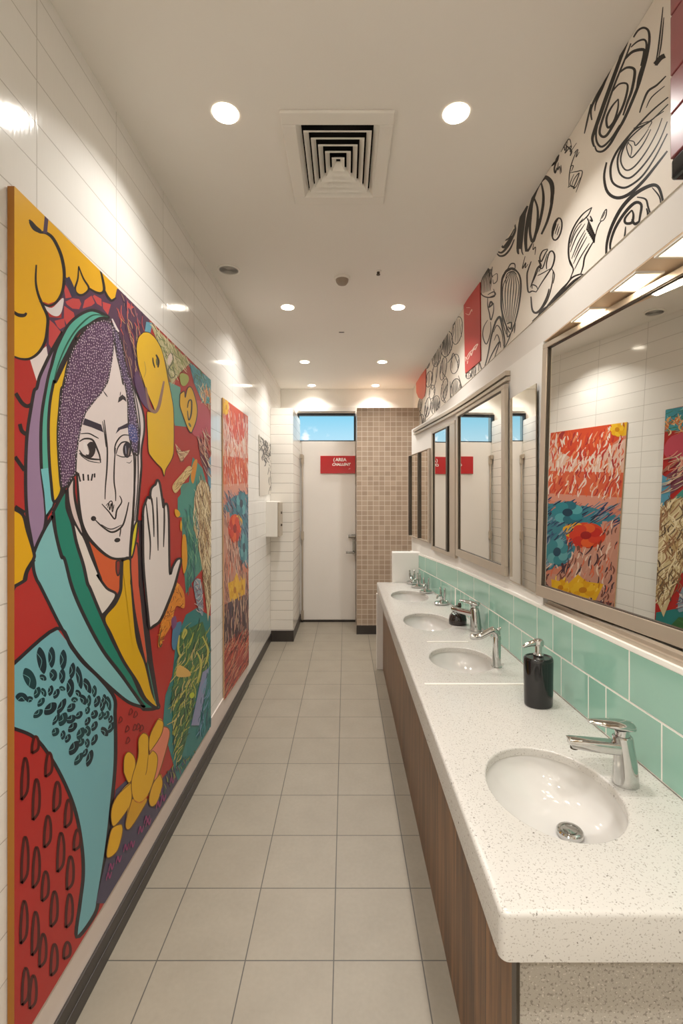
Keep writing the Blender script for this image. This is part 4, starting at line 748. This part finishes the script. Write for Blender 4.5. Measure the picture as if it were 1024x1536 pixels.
# cabinet
cab = thing('vanity_cabinet', 'long walnut-fronted vanity base under the white worktop', 'cabinet', (0, 0, 0))
m = MB(); m.box(0.343, 0.363, 0.97, 4.36, 0.0, CT-0.098); m.build('front_panel', M['wood'], cab)
m = MB(); m.box(0.345, W(0.95)-.002, 0.947, 0.969, 0.0, CT-0.098); o = m.build('end_panel', M['terrazzo'], cab, bevel=0.002); o['label'] = 'grey speckled terrazzo end panel'
m = MB(); m.box(0.338, 0.3445, 0.943, 0.97, 0.0, CT-0.098); m.build('corner_trim', M['darkmetal'], cab)
m = MB(); m.box(0.285, 0.352, 4.361, 4.415, 0.0, CT-0.098); o = m.build('end_leg', M['white_wall'], cab, bevel=0.003); o['label'] = 'white end leg'
# ---------------------------------------------------------------- faucets
def ring(cx, cz, rx, ry, k=24, tilt=0.0, z=None): return [(cx + rx*math.cos(2*PI*i/k), ry*math.sin(2*PI*i/k), cz + tilt*rx*math.cos(2*PI*i/k)) for i in range(k)]
def lever_faucet(label, loc, rz):
    f = thing('basin_faucet', label, 'faucet', loc, rz)
    m = MB(); m.loft([ring(0, 0, .034, .032), ring(0, .004, .034, .032), ring(.0, .03, .032, .029), ring(-.002, .075, .029, .026), ring(-.006, .112, .027, .024), ring(-.008, .128, .026, .023), ring(-.008, .131, .023, .02)]); m.build('faucet_body', M['chrome'], f)
    m = MB(); rg = []
    for x, zc, hw, hh in ((-.012, .098, .021, .017), (-.05, .1, .020, .0165), (-.10, .104, .0195, .015), (-.140, .108, .019, .0135), (-.149, .1085, .0175, .012)):
        q = []
        for k in range(20):
            a = 2*PI*k/20; c, s_ = math.cos(a), math.sin(a); q.append((x + (-.006 if s_ > 0 else .004)*abs(s_)*(1 if x < -.13 else 0), hw*math.copysign(abs(c)**.5, c), zc + hh*math.copysign(abs(s_)**.5, s_)))
        rg.append(q)
    m.loft(rg); o = m.build('spout', M['chrome'], f)
    m = MB(); m.lathe([(.012, -0.003), (.011, .0)], cx=-.138, cy=0); 
    o2 = m; m2 = MB(); m2.lathe([(.0105, .091), (.0105, .101)], 0, 20, -.136, 0); m2.build('aerator', M['darkmetal'], f)
    m = MB(); m.loft([ring(-.008, .1315, .019, .017), ring(-.009, .142, .018, .016), ring(-.012, .149, .022, .019)])
    rg = []
    for x, hw, zc, hh in ((.024, .012, .155, .006), (.018, .022, .156, .011), (0, .0275, .158, .013), (-.03, .0275, .161, .011), (-.06, .024, .164, .008), (-.085, .017, .1665, .006), (-.099, .008, .1675, .004)):
        rg.append([(x, hw*math.cos(2*PI*k/20), zc + hh*math.sin(2*PI*k/20)) for k in range(20)])
    m.loft(rg); m.build('lever', M['chrome'], f)
    return f
f0 = lever_faucet('chrome lever faucet with a straight spout beside the nearest basin', (0.765, 1.303, CT), math.radians(-4))
dup(f0, (0.765, 2.80, CT+.0012), math.radians(-38), 'chrome lever faucet close to the tiles just past the bent-spout faucet')
f = thing('basin_faucet', 'slim chrome faucet with a bent swan-neck spout beside the second basin', 'faucet', (0.697, 2.20, CT), math.radians(0))
m = MB(); m.lathe([(.024, 0), (.024, .004), (.019, .008)], 0); m.tube([(0, 0, .0), (0, 0, .05), (.001, 0, .10), (.0, 0, .14)], [.021, .019, .018, .018], 0, 18); m.build('faucet_body', M['chrome'], f)
m = MB(); m.tube([(.004, 0, .128), (-.002, 0, .158), (-.018, 0, .170), (-.04, 0, .160), (-.07, 0, .143), (-.095, 0, .138), (-.118, 0, .140), (-.121, 0, .140)], [.018, .019, .018, .016, .0145, .014, .014, .012], 0, 18); m.build('spout', M['chrome'], f)
m = MB(); m.tube([(0.006, 0, .165), (.012, 0, .176), (.020, .0, .180)], [.010, .008, .005], 0, 12); m.build('lever', M['chrome'], f)
# small taps with a dished foot
def small_tap(label, loc, rz):
    f = thing('small_tap', label, 'tap', loc, rz, 'small chrome taps along the far tiles')
    m = MB(); m.lathe([(.05, 0), (.06, .004), (.062, .014), (.054, .02), (.046, .016), (.02, .017), (.018, .03)], 0, 26, 0, 0, 1, .8); m.build('dished_foot', M['chrome'], f)
    m = MB(); m.tube([(0, 0, .015), (0, 0, .05), (-.012, 0, .07), (-.04, 0, .066), (-.052, 0, .05)], [.012, .011, .010, .008, .008], 0, 12); m.build('spout', M['chrome'], f)
    for sy in (-1, 1):
        m = MB(); m.tube([(.012, sy*.016, .03), (.014, sy*.02, .08), (.01, sy*.022, .112)], [.008, .010, .005], 0, 10); m.lathe([(.0, .104), (.008, .108), (.009, .114), (.004, .122)], 0, 10, .01, sy*.022); m.build('tap_handle', M['chrome'], f)
    return f
t0 = small_tap('small two-handled chrome tap nearest the black dispenser by the tiles', (0.706, 3.50, CT), math.radians(35))
dup(t0, (0.662, 3.93, CT), math.radians(60), 'small two-handled chrome tap beside the farthest basin, before the last pair')
dup(t0, (0.632, 4.16, CT), math.radians(20), 'small two-handled chrome tap, second from the white end block')
dup(t0, (0.605, 4.35, CT), math.radians(75), 'small two-handled chrome tap standing right against the white end block')
# soap dispensers
s = thing('soap_dispenser', 'tall black soap dispenser with chrome pump standing by the mint tiles', 'soap dispenser', (0.728, 1.80, CT), math.radians(8))
m = MB(); m.lathe([(.05, 0), (.0525, .003), (.053, .01), (.0545, .09), (.0555, .168), (.0545, .176), (.051, .181), (.047, .1815), (.044, .178), (.02, .177)], 0, 40, 0, 0, 1.0, .86); m.build('bottle', M['black'], s)
m = MB(); m.lathe([(.019, .176), (.019, .19), (.015, .194), (.0125, .197), (.0125, .222), (.019, .224), (.0205, .238), (.016, .246), (.006, .249)], 0, 24); m.build('pump_collar', M['chrome'], s)
m = MB(); m.tube([(.006, 0, .232), (-.02, 0, .233), (-.042, 0, .229), (-.062, 0, .221)], [.011, .012, .009, .005], 0, 14); m.build('pump_nozzle', M['chrome'], s)
s = thing('soap_dispenser', 'squat dark brown soap dispenser beside the third basin', 'soap dispenser', (0.694, 2.95, CT), math.radians(8))
m = MB(); m.lathe([(.052, 0), (.055, .004), (.055, .03), (.05, .055), (.036, .07), (.016, .078)], 0, 32, 0, 0, 1, .9); m.build('bottle', plain('dark_brown_gloss', (40, 30, 28), .12, coat=.3), s)
m = MB(); m.tube([(0, 0, .07), (0, 0, .115)], .012, 0, 12); m.tube([(.02, 0, .112), (-.03, 0, .105)], [.011, .006], 0, 12); m.lathe([(.006, .112), (.012, .116), (.009, .13), (.002, .134)], 0, 14, .012, 0); m.build('pump', M['darkmetal'], s)
# ---------------------------------------------------------------- dispenser on the left wall
s = thing('towel_dispenser', 'white wall-mounted hand towel dispenser by the tiled pier', 'dispenser', (XL, 4.93, 1.165))
m = MB(); m.box(-.003, 0.118, 0, 0.25, 0, 0.372); m.build('casing', M['plastic'], s, bevel=0.008)
m = MB(); m.box(0.118, 0.140, 0.004, 0.246, 0.004, 0.362); m.build('front_cover', M['greige'], s, bevel=0.006)
for z in (0.12, 0.25):
    m = MB(); m.lathe([(.014, 0), (.014, .008), (.01, .012)], 0, 16); o = m.build('lock_button', M['darkmetal'], s); o.location = (0.139, 0.12, z); o.rotation_euler = (0, PI/2, 0)
# maroon box high on the right
s = thing('maroon_box', 'dark maroon panelled box with a black base high above the nearest mirror', 'box', (0.755, 0.66, 2.306))
m = MB()
for a, b in ((0.051, 0.152), (0.155, 0.241), (0.244, 0.382), (0.385, 0.62)): m.box(0, 0.108, 0, 0.45, a, b)
m.box(0.004, 0.102, 0.004, 0.446, 0.05, 0.6); m.build('panelled_casing', M['maroon'], s, bevel=0.003)
m = MB(); m.box(0.0, 0.108, 0.002, 0.45, 0.0, 0.05); m.build('black_base', M['black'], s, bevel=0.008)
# ---------------------------------------------------------------- ceiling fittings
v = thing('ceiling_vent', 'square white louvred air diffuser set in the ceiling', 'vent', (VXC, VYC, CEIL))
m = MB(); a, b = 0.207, 0.268
m.box(-a, a, -b, -VHY+.004, -.012, 0); m.box(-a, a, VHY-.004, b, -.012, 0); m.box(-a, -VHX+.004, -VHY+.004, VHY-.004, -.012, 0); m.box(VHX-.004, a, -VHY+.004, VHY-.004, -.012, 0); m.build('vent_frame', M['grille'], v, bevel=0.004)
m = MB(); m.box(-VHX+.001, VHX-.001, -VHY+.001, VHY-.001, .15, .16)
for x in (-VHX+.0005, VHX-.0025): m.box(x, x+.002, -VHY+.001, VHY-.001, .03, .16)
for y in (-VHY+.0005, VHY-.0025): m.box(-VHX+.001, VHX-.001, y, y+.002, .03, .16)
m.build('duct_box', M['dark'], v)
NL = 6
for i in range(NL):
    fo = 1 - i/NL; m = MB(); ox, oy = (VHX-.001)*fo, (VHY-.001)*fo; dd = 0.030
    ix, iy = max(ox-.017, .004), max(oy-.023, .006); z0, z1 = -.006, .012
    lo = [(-ox, -oy, z0), (ox, -oy, z0), (ox, oy, z0), (-ox, oy, z0)]; hi = [(-ix, -iy, z1), (ix, -iy, z1), (ix, iy, z1), (-ix, iy, z1)]
    lo2 = [(x, y, z0-.007) for x, y, z in lo]; hi2 = [(x*.99, y*.99, z1-.004) for x, y, z in hi]
    for k in range(4):
        j = (k+1) % 4; m.quad(lo[k], lo[j], hi[j], hi[k]); m.quad(lo2[k], lo2[j], hi2[j], hi2[k]); m.quad(lo[k], lo[j], lo2[j], lo2[k])
    m.build('louvre_ring', M['grille'], v)
lights = [(-0.432, 1.716, 'tiled wall side of the square vent'), (0.398, 1.716, 'line-drawing side of the square vent'), (-0.42, 3.46, 'tiled wall side, just past the smoke detector'), (0.382, 3.46, 'line-drawing side, just past the smoke detector'), (-0.414, 4.85, 'tiled wall side, in the last row but one'), (0.373, 4.85, 'line-drawing side, in the last row but one'), (-0.415, 5.86, 'tiled wall side, in the row by the back wall'), (0.368, 5.86, 'line-drawing side, in the row by the back wall')]
LP = 8.2
d0 = None
def lamp(x, y, z, r, power, col, name, spread=125):
    ld = bpy.data.lights.new(name, 'AREA'); ld.shape = 'DISK'; ld.size = 2*r; ld.energy = power; ld.color = col; ld.spread = math.radians(spread)
    lo = bpy.data.objects.new(name, ld); C.objects.link(lo); lo.location = (x, y, z); return lo
WARM = (1.0, 0.972, 0.932)
for x, y, lb in lights:
    lab = 'round recessed downlight on the ' + lb
    if d0 is None:
        d0 = thing('downlight', lab, 'downlight', (x, y, CEIL), 0, 'recessed ceiling downlights')
        m = MB(); m.lathe([(.0446, -.0036), (.0465, -.001)], 0, 32, cap0=False, cap1=False); m.build('trim_ring', M['plastic'], d0)
        m = MB(); m.lathe([(.0001, -.0035), (.0445, -.0035)], 0, 32, cap0=False, cap1=False); m.build('lamp_lens', M['lens'], d0)
    else: dup(d0, (x, y, CEIL), 0, lab)
    lamp(x, y, CEIL-.012, .042, LP*(0.5 if y > 5.5 else 0.88 if y < 2 else 1), WARM, 'downlight_and_fill_lamp')
for x, y in ((-0.42, 0.1), (0.39, 0.1), (-0.42, -1.1), (0.39, -1.1)):  # unseen lamps added out of view as fill for the room
    lamp(x, y, CEIL-.012, .042, LP*1.5, WARM, 'downlight_and_fill_lamp')
s = thing('ceiling_speaker', 'round perforated ceiling speaker by the tiled wall', 'speaker', (-0.707, 2.887, CEIL))
m = MB(); m.lathe([(.068, 0), (.068, -.006), (.06, -.009), (.056, -.006)], 0, 32, cap0=False, cap1=False); m.build('speaker_rim', M['plastic'], s)
m = MB(); m.lathe([(.0001, -.004), (.057, -.004)], 1, 32, cap0=False, cap1=False)
for r_ in (.008, .017, .026, .035, .044, .052): m.lathe([(r_-.0010, -.004), (r_-.0010, -.0055), (r_+.0010, -.0055), (r_+.0010, -.004)], 0, 32, cap0=False, cap1=False)
m.build('speaker_grille', [M['grille'], M['dark']], s)
s = thing('smoke_detector', 'small domed smoke detector in the middle of the ceiling', 'smoke detector', (-0.021, 2.99, CEIL))
m = MB(); m.lathe([(.05, 0), (.05, -.012), (.044, -.016)], 0, 28); m.build('detector_base', M['grille'], s); m = MB(); m.lathe([(.040, -.015), (.038, -.03), (.028, -.044), (.012, -.048)], 0, 28); m.build('detector_head', M['tan'], s)
s = thing('ceiling_sprinkler', 'tiny dark sprinkler head beside the smoke detector', 'sprinkler', (0.2, 2.91, CEIL)); m = MB(); m.lathe([(.02, .012), (.02, -.004), (.012, -.006)], 0, 20); m.build('sprinkler_plate', M['grille'], s); m = MB(); m.lathe([(.009, -.005), (.008, -.018), (.012, -.02), (.011, -.024)], 0, 16); m.build('sprinkler_tip', M['darkmetal'], s)
s = thing('ceiling_slot', 'tiny dark slot plate in the ceiling between the downlight rows', 'vent', (-0.033, 3.98, CEIL)); m = MB(); m.box(-.022, .022, -.007, .007, -.003, 0); m.build('slot_plate', M['darkmetal'], s)
s0 = None
for y, lb in ((1.755, 'farthest along, by the corner of the large mirror'), (1.486, 'in the middle above the large mirror'), (1.265, 'nearest, just past the maroon box')):
    lab = 'rectangular warm soffit light ' + lb
    if s0 is None:
        s0 = thing('soffit_light', lab, 'soffit light', (0.906, y, ZS-.004), 0, 'soffit lights above the large mirror')
        m = MB(); m.box(-.044, .044, -.068, -.06, -.006, 0); m.box(-.044, .044, .06, .068, -.006, 0); m.box(-.044, -.037, -.06, .06, -.006, 0); m.box(.037, .044, -.06, .06, -.006, 0); m.build('light_frame', M['plastic'], s0)
        m = MB(); m.box(-.037, .037, -.06, .06, -.004, 0); m.build('light_lens', M['warmlens'], s0)
    else: dup(s0, (0.906, y, ZS-.004), 0, lab)
    ld = bpy.data.lights.new('soffit_lamp', 'AREA'); ld.shape = 'RECTANGLE'; ld.size = .07; ld.size_y = .11; ld.energy = 1.0; ld.color = (1, .84, .64); lo = bpy.data.objects.new('soffit_lamp', ld); C.objects.link(lo); lo.location = (.906, y, ZS-.012)
# small pieces belong to the part that carries them
for kid, holder in (('aerator', 'spout'), ('pump_nozzle', 'pump_collar'), ('lettering', 'sign_board'), ('small_mark', 'sign_board'), ('lock_button', 'front_cover'), ('dark_bead', 'mirror_frame'), ('window_pane', 'window_frame')):
    for o in list(C.objects):
        if o.name.split('.')[0] == kid and o.parent:
            sib = [q for q in o.parent.children if q.name.split('.')[0] == holder]
            if sib: o.parent = sib[0]
# ---------------------------------------------------------------- sky outside the window
wd = bpy.data.worlds.new('sky'); bpy.context.scene.world = wd; wd.use_nodes = True; nt = wd.node_tree; bg = nt.nodes['Background']
tc = nt.nodes.new('ShaderNodeTexCoord'); sp = nt.nodes.new('ShaderNodeSeparateXYZ'); nt.links.new(tc.outputs['Generated'], sp.inputs[0])
mr = nt.nodes.new('ShaderNodeMapRange'); mr.inputs[1].default_value = 0.10; mr.inputs[2].default_value = 0.19; nt.links.new(sp.outputs[2], mr.inputs[0])
mx = nt.nodes.new('ShaderNodeMix'); mx.data_type = 'RGBA'; mx.inputs[6].default_value = lin((178, 212, 226)); mx.inputs[7].default_value = lin((104, 186, 216)); nt.links.new(mr.outputs[0], mx.inputs[0])
nz = nt.nodes.new('ShaderNodeTexNoise'); nz.inputs['Scale'].default_value = 34; nz.inputs['Detail'].default_value = 4; nt.links.new(tc.outputs['Generated'], nz.inputs['Vector'])
mr2 = nt.nodes.new('ShaderNodeMapRange'); mr2.inputs[1].default_value = 0.55; mr2.inputs[2].default_value = 0.66; nt.links.new(nz.outputs[0], mr2.inputs[0])
lo1 = nt.nodes.new('ShaderNodeMapRange'); lo1.inputs[1].default_value = 0.15; lo1.inputs[2].default_value = 0.12; nt.links.new(sp.outputs[2], lo1.inputs[0])
lf = nt.nodes.new('ShaderNodeMapRange'); lf.inputs[1].default_value = -0.02; lf.inputs[2].default_value = -0.06; nt.links.new(sp.outputs[0], lf.inputs[0])
mu = nt.nodes.new('ShaderNodeMath'); mu.operation = 'MULTIPLY'; nt.links.new(mr2.outputs[0], mu.inputs[0]); nt.links.new(lo1.outputs[0], mu.inputs[1])
mu2 = nt.nodes.new('ShaderNodeMath'); mu2.operation = 'MULTIPLY'; nt.links.new(mu.outputs[0], mu2.inputs[0]); nt.links.new(lf.outputs[0], mu2.inputs[1])
mx2 = nt.nodes.new('ShaderNodeMix'); mx2.data_type = 'RGBA'; mx2.inputs[7].default_value = (1, 1, 1, 1); nt.links.new(mx.outputs[2], mx2.inputs[6]); nt.links.new(mu2.outputs[0], mx2.inputs[0])
nt.links.new(mx2.outputs[2], bg.inputs['Color']); bg.inputs['Strength'].default_value = 1.3

# ---------------------------------------------------------------- camera and view
cd = bpy.data.cameras.new('camera'); cam = bpy.data.objects.new('camera', cd); C.objects.link(cam)
cam.location = (0, 0, EYE); cam.rotation_euler = (PI/2, 0, 0); cd.sensor_width = 36; cd.sensor_fit = 'AUTO'; cd.lens = F/1536*36
cd.shift_x = -(VX-512)/1536; cd.shift_y = (VY-768)/1536; cd.clip_start = 0.02
sc = bpy.context.scene; sc.camera = cam
sc.view_settings.view_transform = 'Standard'; sc.view_settings.look = 'None'; sc.view_settings.exposure = 0.0; sc.view_settings.gamma = 1.04
sc.cycles.max_bounces = 10; sc.cycles.diffuse_bounces = 5; sc.cycles.sample_clamp_indirect = 6; sc.cycles.use_denoising = True; sc.cycles.caustics_reflective = False
